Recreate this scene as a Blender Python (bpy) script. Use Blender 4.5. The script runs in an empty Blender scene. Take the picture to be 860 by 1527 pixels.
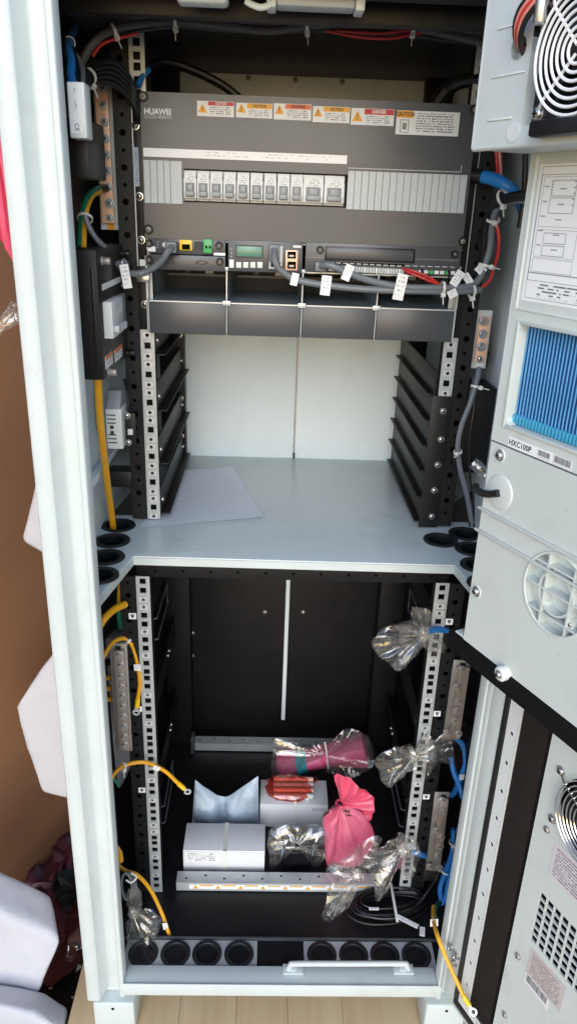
import bpy, bmesh, math, random
from mathutils import Vector, Matrix, noise

SC = bpy.context.scene
COL = SC.collection
random.seed(7)
# ---------------------------------------------------------------- camera (all lengths in mm, world = (x, y, z + 880) / 1000)
ZOFF = 880.0
CAM = Vector((-42.0, -1026.2, 539.8))
PITCH, YAW, ROLL, FPX = math.radians(22.1616), math.radians(1.6969), math.radians(-2.0684), 1109.14
PW, PH = 860.0, 1527.0
fwd = Vector((math.sin(YAW) * math.cos(PITCH), math.cos(YAW) * math.cos(PITCH), -math.sin(PITCH)))
rt0 = Vector((math.cos(YAW), -math.sin(YAW), 0.0))
dn0 = fwd.cross(rt0)
RT = rt0 * math.cos(ROLL) + dn0 * math.sin(ROLL)
DN = dn0 * math.cos(ROLL) - rt0 * math.sin(ROLL)
def toW(p):
    return Vector((p[0], p[1], p[2] + ZOFF)) * 0.001
cd = bpy.data.cameras.new('camera'); cam = bpy.data.objects.new('camera', cd); COL.objects.link(cam)
cd.sensor_width = 36.0; cd.lens = FPX / PH * 36.0; cd.clip_start = 0.02; cd.clip_end = 200.0
m = Matrix(((RT.x, -DN.x, -fwd.x), (RT.y, -DN.y, -fwd.y), (RT.z, -DN.z, -fwd.z))).to_4x4()
m.translation = toW(CAM); cam.matrix_world = m
SC.camera = cam
# ---------------------------------------------------------------- light: bright overcast daylight from behind the camera
SUN_EL, SUN_AZ = math.radians(26), math.radians(184)      # azimuth clockwise from +Y
w = bpy.data.worlds.new('World'); SC.world = w; w.use_nodes = True
nt = w.node_tree; bg = nt.nodes['Background']
sky = nt.nodes.new('ShaderNodeTexSky'); sky.sky_type = 'NISHITA'; sky.sun_disc = False
sky.sun_elevation = SUN_EL; sky.sun_rotation = SUN_AZ; sky.air_density = 1.0; sky.dust_density = 0.6; sky.ozone_density = 1.7
nt.links.new(sky.outputs[0], bg.inputs[0]); bg.inputs[1].default_value = 0.15
sl = bpy.data.lights.new('sun', 'SUN'); sl.energy = 0.62; sl.angle = math.radians(40); sl.color = (1.0, 0.985, 0.97)
so = bpy.data.objects.new('sun', sl); COL.objects.link(so)
sd = Vector((math.sin(SUN_AZ) * math.cos(SUN_EL), math.cos(SUN_AZ) * math.cos(SUN_EL), math.sin(SUN_EL)))
so.rotation_euler = (-sd).to_track_quat('-Z', 'Y').to_euler(); so.location = (0, -3, 5)
SC.view_settings.view_transform = 'Standard'; SC.view_settings.look = 'None'; SC.view_settings.gamma = 1.0
SC.view_settings.use_curve_mapping = False; SC.view_settings.exposure = 1.12
SC.render.engine = 'CYCLES'
SC.cycles.max_bounces = 8; SC.cycles.diffuse_bounces = 5; SC.cycles.glossy_bounces = 4; SC.cycles.transparent_max_bounces = 24
SC.cycles.use_denoising = True

# ---------------------------------------------------------------- frames and mesh helpers
class F:
    def __init__(s, o, ex, ey, ez):
        s.o, s.ex, s.ey, s.ez = Vector(o), Vector(ex), Vector(ey), Vector(ez)
    def uv(s, px, py, t=0.0):
        d = RT * ((px - PW / 2) / FPX) + DN * ((py - PH / 2) / FPX) + fwd
        o = s.o + s.ez * t
        k = (o - CAM).dot(s.ez) / d.dot(s.ez)
        P = CAM + d * k - s.o
        return P.dot(s.ex), P.dot(s.ey)
    def w(s, u, v, t=0.0):
        return s.o + s.ex * u + s.ey * v + s.ez * t
    def rect(s, x0, y0, x1, y1, t=0.0):
        a, b = s.uv(x0, y0, t); c, d = s.uv(x1, y1, t)
        return min(a, c), max(a, c), min(b, d), max(b, d)
    def m3(s):
        return Matrix(((s.ex.x, s.ey.x, s.ez.x), (s.ex.y, s.ey.y, s.ez.y), (s.ex.z, s.ey.z, s.ez.z)))
    def mat(s, u=0, v=0, t=0):
        m = s.m3().to_4x4(); m.translation = toW(s.w(u, v, t)); return m
X, Y, Z = Vector((1, 0, 0)), Vector((0, 1, 0)), Vector((0, 0, 1))
WORLD = F((0, 0, 0), X, Y, Z)
def FC(y): return F((0, y, 0), X, Z, -Y)          # faces the front: u = x, v = z
def FL(x): return F((x, 0, 0), Y, Z, X)           # faces right: u = y, v = z
def FRT(x): return F((x, 0, 0), -Y, Z, -X)        # faces left: u = -y, v = z
def FZ(z): return F((0, 0, z), X, Y, Z)           # faces up: u = x, v = y
DA = math.radians(25)
DD = Vector((math.sin(DA), -math.cos(DA), 0)); DN_ = Vector((-math.cos(DA), -math.sin(DA), 0))
def FD(t): return F(Vector((262, -187, 0)) + DN_ * t, DD, Z, DN_)   # the open door: u along the leaf, v = z
def at(px, py, f, t=0.0):
    u, v = f.uv(px, py, t); return f.w(u, v, t)
def pts(lst):                                      # [(px, py, depth y), ...] -> points in the cabinet
    return [at(a, b, FC(c)) for a, b, c in lst]

class MB:
    def __init__(s): s.v, s.f, s.mi = [], [], []
    def add(s, vs, fs, mi=0):
        n = len(s.v); s.v += [tuple(v) for v in vs]
        for f in fs: s.f.append([i + n for i in f]); s.mi.append(mi)
        return s
    def box(s, x0, x1, y0, y1, z0, z1, mi=0):
        vs = [(x, y, z) for z in (z0, z1) for y in (y0, y1) for x in (x0, x1)]
        return s.add(vs, [(0, 2, 3, 1), (4, 5, 7, 6), (0, 1, 5, 4), (2, 6, 7, 3), (0, 4, 6, 2), (1, 3, 7, 5)], mi)
    def prism(s, poly, z0, z1, mi=0):              # counter-clockwise polygon, extruded along local z
        n = len(poly); vs = [(x, y, z0) for x, y in poly] + [(x, y, z1) for x, y in poly]
        fs = [list(range(n))[::-1], list(range(n, 2 * n))] + [(i, (i + 1) % n, n + (i + 1) % n, n + i) for i in range(n)]
        return s.add(vs, fs, mi)
    def cyl(s, c, r, h, n=16, axis=2, r2=None, mi=0):
        r2 = r if r2 is None else r2; vs = []
        for k, rr in ((0, r), (h, r2)):
            for i in range(n):
                a = 2 * math.pi * i / n; p = [rr * math.cos(a), rr * math.sin(a), k]
                if axis == 0: p = [p[2], p[0], p[1]]
                elif axis == 1: p = [p[1], p[2], p[0]]
                vs.append((c[0] + p[0], c[1] + p[1], c[2] + p[2]))
        fs = [list(range(n))[::-1], list(range(n, 2 * n))] + [(i, (i + 1) % n, n + (i + 1) % n, n + i) for i in range(n)]
        return s.add(vs, fs, mi)
    def lathe(s, prof, n=20, mi=0, c=(0, 0)):      # profile [(r, z)...] about local z
        vs, fs = [], []
        for r, z in prof:
            for i in range(n):
                a = 2 * math.pi * i / n; vs.append((c[0] + r * math.cos(a), c[1] + r * math.sin(a), z))
        for j in range(len(prof) - 1):
            for i in range(n):
                fs.append((j * n + i, j * n + (i + 1) % n, (j + 1) * n + (i + 1) % n, (j + 1) * n + i))
        return s.add(vs, fs, mi)
    def tube(s, path, r, n=8, res=6, cap=True, mi=0, flat=1.0):
        P = spline(path, res) if res > 1 else [Vector(p) for p in path]
        rings, up = [], None
        for i, p in enumerate(P):
            t = (P[min(i + 1, len(P) - 1)] - P[max(i - 1, 0)]).normalized()
            if up is None: up = Vector((0, 0, 1)) if abs(t.z) < 0.9 else Vector((1, 0, 0))
            a = t.cross(up).normalized(); up = a.cross(t).normalized()
            rr = r[min(int(i / max(1, len(P) - 1) * (len(r) - 1)), len(r) - 1)] if isinstance(r, (list, tuple)) else r
            rings.append([p + a * rr * math.cos(2 * math.pi * k / n) + up * rr * flat * math.sin(2 * math.pi * k / n) for k in range(n)])
        vs = [v for ring in rings for v in ring]
        fs = [(j * n + k, j * n + (k + 1) % n, (j + 1) * n + (k + 1) % n, (j + 1) * n + k) for j in range(len(rings) - 1) for k in range(n)]
        if cap: fs += [list(range(n))[::-1], list(range((len(rings) - 1) * n, len(rings) * n))]
        return s.add(vs, fs, mi)
    def ring(s, c, R, r, n=40, k=6, mi=0):         # torus in the local x-y plane
        vs, fs = [], []
        for i in range(n):
            a = 2 * math.pi * i / n
            for j in range(k):
                b = 2 * math.pi * j / k; q = R + r * math.cos(b)
                vs.append((c[0] + q * math.cos(a), c[1] + q * math.sin(a), c[2] + r * math.sin(b)))
        for i in range(n):
            for j in range(k):
                fs.append((i * k + j, ((i + 1) % n) * k + j, ((i + 1) % n) * k + (j + 1) % k, i * k + (j + 1) % k))
        return s.add(vs, fs, mi)
    def cell(s, x0, x1, y0, y1, cx, cy, hw, hh, t0, t1, circle=0, mi=0):
        """rectangle with one opening (a rectangle of half sizes hw, hh or a circle of hw) from depth t0 (back) to t1 (front)"""
        if circle:
            n = circle
            inn = [(cx + hw * math.cos(2 * math.pi * i / n), cy + hw * math.sin(2 * math.pi * i / n)) for i in range(n)]
            out = []
            for i in range(n):
                a = 2 * math.pi * i / n; c_, s_ = math.cos(a), math.sin(a)
                k = min(((x1 - cx) / c_ if c_ > 1e-6 else (x0 - cx) / c_ if c_ < -1e-6 else 1e9),
                        ((y1 - cy) / s_ if s_ > 1e-6 else (y0 - cy) / s_ if s_ < -1e-6 else 1e9))
                out.append((cx + k * c_, cy + k * s_))
            # snap the diagonal samples to the corners
            for qx, qy in ((x0, y0), (x1, y0), (x1, y1), (x0, y1)):
                j = min(range(n), key=lambda i: (out[i][0] - qx) ** 2 + (out[i][1] - qy) ** 2); out[j] = (qx, qy)
        else:
            inn = [(cx - hw, cy - hh), (cx + hw, cy - hh), (cx + hw, cy + hh), (cx - hw, cy + hh)]
            out = [(x0, y0), (x1, y0), (x1, y1), (x0, y1)]; n = 4
        vs = [(x, y, t1) for x, y in out] + [(x, y, t1) for x, y in inn] + [(x, y, t0) for x, y in inn] + [(x, y, t0) for x, y in out]
        fs = []
        for i in range(n):
            j = (i + 1) % n
            fs += [(i, j, n + j, n + i), (n + i, n + j, 2 * n + j, 2 * n + i), (2 * n + i, 2 * n + j, 3 * n + j, 3 * n + i)]
        return s.add(vs, fs, mi)
def spline(P, res=6):
    P = [Vector(p) for p in P]
    if len(P) < 3: return P
    out = []; Q = [P[0] * 2 - P[1]] + P + [P[-1] * 2 - P[-2]]
    for i in range(1, len(Q) - 2):
        a, b, c, d = Q[i - 1], Q[i], Q[i + 1], Q[i + 2]
        for k in range(res):
            t = k / res
            out.append(0.5 * ((2 * b) + (c - a) * t + (2 * a - 5 * b + 4 * c - d) * t * t + (3 * b - a - 3 * c + d) * t ** 3))
    out.append(P[-1]); return out

WM = {}
def mesh_of(mb, name, mats, c=(0, 0, 0), bev=0.0, smooth=False, seg=2, ang=35):
    me = bpy.data.meshes.new(name)
    me.from_pydata([((v[0] - c[0]) * .001, (v[1] - c[1]) * .001, (v[2] - c[2]) * .001) for v in mb.v], [], mb.f)
    for q in (mats if isinstance(mats, (list, tuple)) else [mats]): me.materials.append(M[q])
    for p, i in zip(me.polygons, mb.mi): p.material_index = i
    if bev:
        bm = bmesh.new(); bm.from_mesh(me)
        ed = [e for e in bm.edges if len(e.link_faces) == 2 and e.calc_face_angle(0) > 0.5]
        bmesh.ops.bevel(bm, geom=ed, offset=bev * .001, segments=seg, affect='EDGES', profile=0.5, clamp_overlap=True)
        bm.to_mesh(me); bm.free()
    if smooth or bev:
        me.polygons.foreach_set('use_smooth', [True] * len(me.polygons)); me.set_sharp_from_angle(angle=math.radians(ang))
    me.update(); return me
def place(name, data, W, parent=None):
    o = bpy.data.objects.new(name, data); COL.objects.link(o)
    if parent is not None:
        o.parent = parent; o.matrix_basis = WM[parent.name].inverted() @ W
    else: o.matrix_basis = W
    WM[o.name] = W; return o
def build(mb, name, mats, f=WORLD, parent=None, bev=0.0, smooth=False, seg=2, ang=35):
    lo = [min(v[i] for v in mb.v) for i in range(3)]; hi = [max(v[i] for v in mb.v) for i in range(3)]
    c = [(a + b) / 2 for a, b in zip(lo, hi)]
    return place(name, mesh_of(mb, name, mats, c, bev, smooth, seg, ang), f.mat(*c), parent)
def tag(o, label, cat, group=None):
    o['label'] = label; o['category'] = cat
    if group: o['group'] = group
    return o
def kind(o, k): o['kind'] = k; return o
def thing(name, label, cat, p, group=None):
    m = Matrix.Identity(4); m.translation = toW(p)
    o = place(name, None, m); o.empty_display_size = 0.02
    return tag(o, label, cat, group)
CACHE = {}
def inst(name, key, mk, mats, f, u, v, t, parent, rot=0.0, **kw):
    """a small repeated piece, modelled about its own origin, standing on frame f at (u, v, t)"""
    if key not in CACHE: CACHE[key] = mesh_of(mk(), key, mats, (0, 0, 0), **kw)
    return place(name, CACHE[key], f.mat(u, v, t) @ Matrix.Rotation(rot, 4, 'Z'), parent)
def text(name, s, size, mat, f, u, v, t, parent, align='LEFT', rot=0.0, sx=1.0, bold=0.0):
    cu = bpy.data.curves.new(name, 'FONT'); cu.body = s; cu.size = size * .001; cu.align_x = align; cu.align_y = 'CENTER'; cu.resolution_u = 2; cu.offset = bold * size * .001
    o = bpy.data.objects.new('tmp_text', cu); COL.objects.link(o)
    me = bpy.data.meshes.new_from_object(o.evaluated_get(bpy.context.evaluated_depsgraph_get()))
    bpy.data.objects.remove(o); bpy.data.curves.remove(cu)
    me.name = name; me.materials.clear(); me.materials.append(M[mat])
    return place(name, me, f.mat(u, v, t) @ Matrix.Rotation(rot, 4, 'Z') @ Matrix.Diagonal((sx, 1, 1, 1)), parent)

# ---------------------------------------------------------------- procedural materials
M = {}
def lin(c):
    return tuple((x / 255 / 12.92) if x / 255 <= 0.04045 else ((x / 255 + 0.055) / 1.055) ** 2.4 for x in c) + (1.0,)
def mat(name, rgb, rough=0.45, metal=0.0, var=0.06, nscale=40.0, bump=0.0, bscale=300.0, spec=0.5, rvar=0.12, coat=0.0, sub=None, rgb2=None, stretch=None, dust=0.0):
    m = bpy.data.materials.new(name); m.use_nodes = True; t = m.node_tree; b = t.nodes['Principled BSDF']
    c = lin(rgb); c2 = lin(rgb2) if rgb2 else tuple(x * (1 - var * 2.2) for x in c[:3]) + (1,)
    tc = t.nodes.new('ShaderNodeTexCoord'); src = tc.outputs['Object']
    if stretch:
        mp = t.nodes.new('ShaderNodeMapping'); mp.inputs['Scale'].default_value = stretch; t.links.new(src, mp.inputs[0]); src = mp.outputs[0]
    n = t.nodes.new('ShaderNodeTexNoise'); n.inputs['Scale'].default_value = nscale; n.inputs['Detail'].default_value = 6; n.inputs['Roughness'].default_value = 0.6
    t.links.new(src, n.inputs['Vector'])
    rp = t.nodes.new('ShaderNodeValToRGB'); rp.color_ramp.elements[0].position = 0.35; rp.color_ramp.elements[1].position = 0.7
    rp.color_ramp.elements[0].color = c; rp.color_ramp.elements[1].color = c2
    t.links.new(n.outputs['Fac'], rp.inputs[0]); t.links.new(rp.outputs[0], b.inputs['Base Color'])
    if dust:                                   # specks, rubbed marks and faint smears of dirt
        d1 = t.nodes.new('ShaderNodeTexNoise'); d1.inputs['Scale'].default_value = 260; d1.inputs['Detail'].default_value = 2; t.links.new(src, d1.inputs['Vector'])
        d2 = t.nodes.new('ShaderNodeTexNoise'); d2.inputs['Scale'].default_value = 11; d2.inputs['Detail'].default_value = 7; d2.inputs['Distortion'].default_value = 1.5; t.links.new(src, d2.inputs['Vector'])
        r1 = t.nodes.new('ShaderNodeMapRange'); r1.inputs['From Min'].default_value = 0.68; r1.inputs['From Max'].default_value = 0.74; t.links.new(d1.outputs['Fac'], r1.inputs['Value'])
        r2 = t.nodes.new('ShaderNodeMapRange'); r2.inputs['From Min'].default_value = 0.55; r2.inputs['From Max'].default_value = 0.75; r2.inputs['To Max'].default_value = 0.55; t.links.new(d2.outputs['Fac'], r2.inputs['Value'])
        mx_ = t.nodes.new('ShaderNodeMath'); mx_.operation = 'MAXIMUM'; t.links.new(r1.outputs[0], mx_.inputs[0]); t.links.new(r2.outputs[0], mx_.inputs[1])
        ml = t.nodes.new('ShaderNodeMath'); ml.operation = 'MULTIPLY'; ml.inputs[1].default_value = dust; t.links.new(mx_.outputs[0], ml.inputs[0])
        mc = t.nodes.new('ShaderNodeMix'); mc.data_type = 'RGBA'; mc.inputs[7].default_value = lin((120, 112, 100)); t.links.new(rp.outputs[0], mc.inputs[6]); t.links.new(ml.outputs[0], mc.inputs[0]); t.links.new(mc.outputs[2], b.inputs['Base Color'])
    mr = t.nodes.new('ShaderNodeMapRange'); mr.inputs['To Min'].default_value = max(0.03, rough - rvar); mr.inputs['To Max'].default_value = min(1, rough + rvar)
    n2 = t.nodes.new('ShaderNodeTexNoise'); n2.inputs['Scale'].default_value = nscale * 0.35; n2.inputs['Detail'].default_value = 4
    t.links.new(src, n2.inputs['Vector']); t.links.new(n2.outputs['Fac'], mr.inputs['Value']); t.links.new(mr.outputs[0], b.inputs['Roughness'])
    b.inputs['Metallic'].default_value = metal; b.inputs['Specular IOR Level'].default_value = spec
    if coat: b.inputs['Coat Weight'].default_value = coat
    if sub: b.inputs['Subsurface Weight'].default_value = sub; b.inputs['Subsurface Radius'].default_value = (0.02, 0.01, 0.01)
    if bump:
        n3 = t.nodes.new('ShaderNodeTexNoise'); n3.inputs['Scale'].default_value = bscale; n3.inputs['Detail'].default_value = 3; t.links.new(src, n3.inputs['Vector'])
        bp = t.nodes.new('ShaderNodeBump'); bp.inputs['Strength'].default_value = bump; bp.inputs['Distance'].default_value = 0.001
        t.links.new(n3.outputs['Fac'], bp.inputs['Height']); t.links.new(bp.outputs[0], b.inputs['Normal'])
    M[name] = m; return m
def film(name, tint, clear=0.9, rough=0.08, body=(230, 228, 222), milk=0.05):
    """thin plastic film: see-through, with sharp creases that catch the light"""
    m = bpy.data.materials.new(name); m.use_nodes = True; t = m.node_tree; L = t.links; t.nodes.remove(t.nodes['Principled BSDF'])
    out = t.nodes['Material Output']; tr = t.nodes.new('ShaderNodeBsdfTransparent'); tr.inputs[0].default_value = lin(tint)
    gl = t.nodes.new('ShaderNodeBsdfGlossy'); gl.inputs['Roughness'].default_value = rough; gl.inputs['Color'].default_value = (1, 1, 1, 1)
    df = t.nodes.new('ShaderNodeBsdfTranslucent'); df.inputs[0].default_value = lin(body); d2 = t.nodes.new('ShaderNodeBsdfDiffuse'); d2.inputs[0].default_value = lin(body)
    tc = t.nodes.new('ShaderNodeTexCoord')
    n = t.nodes.new('ShaderNodeTexNoise'); n.inputs['Scale'].default_value = 22; n.inputs['Detail'].default_value = 2.5; n.inputs['Distortion'].default_value = 1.2; L.new(tc.outputs['Object'], n.inputs['Vector'])
    ab = t.nodes.new('ShaderNodeMath'); ab.operation = 'SUBTRACT'; ab.inputs[1].default_value = 0.5; L.new(n.outputs['Fac'], ab.inputs[0])
    v = t.nodes.new('ShaderNodeMath'); v.operation = 'ABSOLUTE'; L.new(ab.outputs[0], v.inputs[0])
    bp = t.nodes.new('ShaderNodeBump'); bp.inputs['Strength'].default_value = 0.35; bp.inputs['Distance'].default_value = 0.012; L.new(v.outputs[0], bp.inputs['Height']); L.new(bp.outputs[0], gl.inputs['Normal'])
    fr = t.nodes.new('ShaderNodeLayerWeight'); fr.inputs['Blend'].default_value = 0.2; L.new(bp.outputs[0], fr.inputs['Normal'])
    mr = t.nodes.new('ShaderNodeMapRange'); mr.inputs['From Min'].default_value = 0.05; mr.inputs['To Min'].default_value = 1 - clear; mr.inputs['To Max'].default_value = 0.42; L.new(fr.outputs['Facing'], mr.inputs['Value'])
    rg = t.nodes.new('ShaderNodeMapRange'); rg.inputs['From Min'].default_value = 0.0; rg.inputs['From Max'].default_value = 0.02; rg.inputs['To Min'].default_value = milk * 4; rg.inputs['To Max'].default_value = milk; L.new(v.outputs[0], rg.inputs['Value'])
    mb = t.nodes.new('ShaderNodeMixShader'); mb.inputs[0].default_value = 0.5; L.new(df.outputs[0], mb.inputs[1]); L.new(d2.outputs[0], mb.inputs[2])
    m1 = t.nodes.new('ShaderNodeMixShader'); L.new(rg.outputs[0], m1.inputs[0]); L.new(tr.outputs[0], m1.inputs[1]); L.new(mb.outputs[0], m1.inputs[2])
    m2 = t.nodes.new('ShaderNodeMixShader'); L.new(mr.outputs[0], m2.inputs[0]); L.new(m1.outputs[0], m2.inputs[1]); L.new(gl.outputs[0], m2.inputs[2]); L.new(m2.outputs[0], out.inputs[0])
    M[name] = m
def printed(name, base, ink, rows, cols, dens=0.5, box=(0.06, 0.94, 0.08, 0.92), rough=0.5, fill=0.5, bars=False):
    """a flat printed label: rows of small unreadable print (or bars of a bar code) inside a margin"""
    m = bpy.data.materials.new(name); m.use_nodes = True; t = m.node_tree; b = t.nodes['Principled BSDF']; b.inputs['Roughness'].default_value = rough
    L = t.links; tc = t.nodes.new('ShaderNodeTexCoord'); sp = t.nodes.new('ShaderNodeSeparateXYZ'); L.new(tc.outputs['Generated'], sp.inputs[0])
    def mth(op, a, bb=None):
        q = t.nodes.new('ShaderNodeMath'); q.operation = op
        for i, z in enumerate((a, bb)):
            if z is None: continue
            if isinstance(z, (int, float)): q.inputs[i].default_value = z
            else: L.new(z, q.inputs[i])
        return q.outputs[0]
    x, y = sp.outputs[0], sp.outputs[1]
    ry = mth('MULTIPLY', y, rows); fr = mth('FRACT', ry); fl = mth('FLOOR', ry)
    cx = t.nodes.new('ShaderNodeCombineXYZ'); L.new(mth('MULTIPLY', x, cols), cx.inputs[0]); L.new(mth('MULTIPLY', fl, 3.7), cx.inputs[1])
    n = t.nodes.new('ShaderNodeTexNoise'); n.inputs['Scale'].default_value = 1.0; n.inputs['Detail'].default_value = 3; L.new(cx.outputs[0], n.inputs['Vector'])
    word = mth('GREATER_THAN', n.outputs['Fac'], 1 - dens); row = mth('LESS_THAN', fr, fill) if not bars else mth('LESS_THAN', fr, 0.98)
    cx2 = t.nodes.new('ShaderNodeCombineXYZ'); L.new(mth('MULTIPLY', fl, 1.3), cx2.inputs[0])
    n2 = t.nodes.new('ShaderNodeTexNoise'); n2.inputs['Scale'].default_value = 2.1; L.new(cx2.outputs[0], n2.inputs['Vector'])
    lim = mth('ADD', mth('MULTIPLY', n2.outputs['Fac'], 0.6), box[1] - 0.36)
    if bars: lim = mth('ADD', mth('MULTIPLY', x, 0.0), box[1])
    k = mth('MULTIPLY', word, row)
    for q in (mth('GREATER_THAN', x, box[0]), mth('LESS_THAN', x, lim), mth('LESS_THAN', x, box[1]), mth('GREATER_THAN', y, box[2]), mth('LESS_THAN', y, box[3])): k = mth('MULTIPLY', k, q)
    mx = t.nodes.new('ShaderNodeMix'); mx.data_type = 'RGBA'; mx.inputs[6].default_value = lin(base); mx.inputs[7].default_value = lin(ink)
    L.new(k, mx.inputs[0]); L.new(mx.outputs[2], b.inputs['Base Color']); M[name] = m
def wood(name, a, b_, scale=(14, 1.2, 14)):
    m = bpy.data.materials.new(name); m.use_nodes = True; t = m.node_tree; b = t.nodes['Principled BSDF']; b.inputs['Roughness'].default_value = 0.7
    tc = t.nodes.new('ShaderNodeTexCoord'); oi = t.nodes.new('ShaderNodeObjectInfo'); ad = t.nodes.new('ShaderNodeVectorMath'); ad.operation = 'ADD'
    t.links.new(tc.outputs['Object'], ad.inputs[0]); mu = t.nodes.new('ShaderNodeMath'); mu.operation = 'MULTIPLY'; mu.inputs[1].default_value = 9; t.links.new(oi.outputs['Random'], mu.inputs[0]); t.links.new(mu.outputs[0], ad.inputs[1])
    mp = t.nodes.new('ShaderNodeMapping'); mp.inputs['Scale'].default_value = scale; t.links.new(ad.outputs[0], mp.inputs[0])
    n = t.nodes.new('ShaderNodeTexNoise'); n.inputs['Scale'].default_value = 3; n.inputs['Detail'].default_value = 8; n.inputs['Distortion'].default_value = 0.6; t.links.new(mp.outputs[0], n.inputs['Vector'])
    rp = t.nodes.new('ShaderNodeValToRGB'); rp.color_ramp.elements[0].position = 0.3; rp.color_ramp.elements[1].position = 0.72; rp.color_ramp.elements[0].color = lin(a); rp.color_ramp.elements[1].color = lin(b_)
    t.links.new(n.outputs['Fac'], rp.inputs[0]); t.links.new(rp.outputs[0], b.inputs['Base Color'])
    bp = t.nodes.new('ShaderNodeBump'); bp.inputs['Strength'].default_value = 0.25; bp.inputs['Distance'].default_value = 0.002; t.links.new(n.outputs['Fac'], bp.inputs['Height']); t.links.new(bp.outputs[0], b.inputs['Normal']); M[name] = m

mat('white_paint', (200, 208, 206), 0.42, var=0.03, nscale=6, bump=0.1, bscale=900, dust=0.22)
mat('interior_white', (222, 233, 238), 0.4, var=0.02, nscale=8, bump=0.04, bscale=900, dust=0.16)
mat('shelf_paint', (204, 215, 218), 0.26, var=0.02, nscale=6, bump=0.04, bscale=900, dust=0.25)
mat('door_paint', (205, 212, 208), 0.42, var=0.035, nscale=5, bump=0.1, bscale=900, dust=0.22)
mat('plastic_white', (224, 230, 227), 0.4, var=0.02, nscale=12)
mat('black_paint', (25, 25, 27), 0.45, spec=0.35, var=0.1, nscale=14, bump=0.12, bscale=1400, dust=0.06)
mat('black_satin', (74, 76, 80), 0.34, var=0.05, nscale=10, bump=0.06, bscale=1600, dust=0.1)
mat('black_deep', (15, 15, 17), 0.5, spec=0.3, var=0.1, nscale=12, bump=0.1, bscale=1200)
mat('black_plastic', (26, 26, 28), 0.4, var=0.08, nscale=30)
mat('black_foam', (22, 22, 23), 0.95, var=0.12, nscale=120, bump=0.8, bscale=900, spec=0.15)
mat('brown_foam', (38, 33, 31), 0.85, var=0.1, nscale=30, bump=0.3, bscale=700, spec=0.2)
mat('rubber', (24, 27, 30), 0.55, var=0.1, nscale=40)
mat('dark_hole', (7, 7, 8), 0.9, var=0.0, spec=0.1)
mat('zinc', (198, 203, 203), 0.38, metal=0.35, var=0.05, nscale=60, dust=0.2)
mat('zinc_dull', (172, 166, 159), 0.42, metal=0.35, var=0.12, nscale=35)
mat('steel', (205, 205, 203), 0.25, metal=0.9, var=0.05, nscale=60)
mat('chrome', (225, 225, 222), 0.16, metal=1.0, var=0.03, nscale=60)
mat('bay_metal', (150, 166, 176), 0.3, metal=0.3, var=0.03, nscale=8, rvar=0.04)
mat('copper', (252, 200, 166), 0.36, metal=0.1, var=0.06, nscale=30)
mat('grey_plastic', (188, 195, 197), 0.45, var=0.02, nscale=30)
mat('light_grey', (214, 217, 216), 0.45, var=0.02, nscale=30)
mat('toggle_grey', (146, 152, 155), 0.4, var=0.03)
mat('grey_cable', (112, 118, 124), 0.42, var=0.05, nscale=60)
mat('black_cable', (25, 25, 27), 0.35, var=0.08, nscale=60)
mat('red_cable', (196, 48, 42), 0.4, var=0.06)
mat('pink_cable', (222, 140, 128), 0.4, var=0.06)
mat('blue_cable', (44, 128, 204), 0.38, var=0.05)
mat('yellow_cable', (240, 172, 32), 0.38, var=0.05)
mat('green_cable', (32, 122, 92), 0.4, var=0.05)
mat('tie_white', (226, 226, 218), 0.4, var=0.03)
mat('yellow_plastic', (240, 200, 40), 0.4, var=0.04)
mat('green_plastic', (70, 170, 100), 0.4, var=0.04)
mat('lcd', (92, 140, 122), 0.2, var=0.03)
mat('paper_white', (238, 239, 240), 0.6, var=0.01)
mat('ink_grey', (140, 142, 146), 0.6, var=0.0)
mat('ink_dark', (46, 48, 52), 0.6, var=0.0)
mat('ink_light', (205, 207, 208), 0.5, var=0.0)
mat('label_red', (198, 52, 58), 0.5, var=0.0)
mat('label_orange', (240, 170, 40), 0.5, var=0.0)
mat('label_coral', (232, 116, 62), 0.5, var=0.0)
mat('core_blue', (8, 62, 128), 0.32, var=0.12, nscale=16, coat=0.2)
mat('fin_blue', (104, 176, 222), 0.3, var=0.06, nscale=20)
mat('fin_end', (70, 160, 196), 0.35, var=0.05)
mat('ceiling_brown', (78, 68, 63), 0.6, var=0.06, nscale=8)
mat('nut_silver', (222, 224, 222), 0.3, metal=0.25, var=0.04)
mat('bolt_silver', (196, 190, 182), 0.32, metal=0.4, var=0.06)
mat('film_blue', (70, 140, 196), 0.35, var=0.05)
mat('carton_white', (222, 224, 226), 0.55, var=0.015, nscale=14)
mat('packet_blue', (182, 198, 212), 0.42, nscale=28, rgb2=(146, 164, 182), bump=0.8, bscale=90)
mat('pink_bag', (214, 112, 136), 0.32, nscale=24, sub=0.3, rgb2=(198, 84, 116), bump=0.5, bscale=70)
mat('pink_bright', (230, 96, 122), 0.3, nscale=30, sub=0.3, rgb2=(214, 74, 106), bump=0.5, bscale=80)
mat('pink_sheet', (226, 98, 124), 0.4, var=0.08, nscale=9, rgb2=(206, 74, 106))
mat('pink_roll', (224, 112, 152), 0.4, nscale=24, rgb2=(208, 90, 132), bump=0.4, bscale=60)
mat('loom_grey', (86, 84, 84), 0.5, var=0.08, nscale=60)
mat('bar_metal', (176, 162, 150), 0.4, metal=0.3, var=0.08, nscale=30)
mat('teal', (36, 160, 172), 0.4, var=0.05)
mat('foil_black', (28, 28, 31), 0.16, var=0.15, nscale=30, bump=0.8, bscale=60)
mat('foam_white', (198, 198, 203), 0.8, var=0.03, nscale=22, bump=0.35, bscale=260, sub=0.25)
mat('cardboard', (162, 117, 84), 0.9, rgb2=(150, 107, 76), nscale=2.5, bump=0.35, bscale=35, stretch=(0.7, 0.7, 2.5), dust=0.12)
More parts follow.
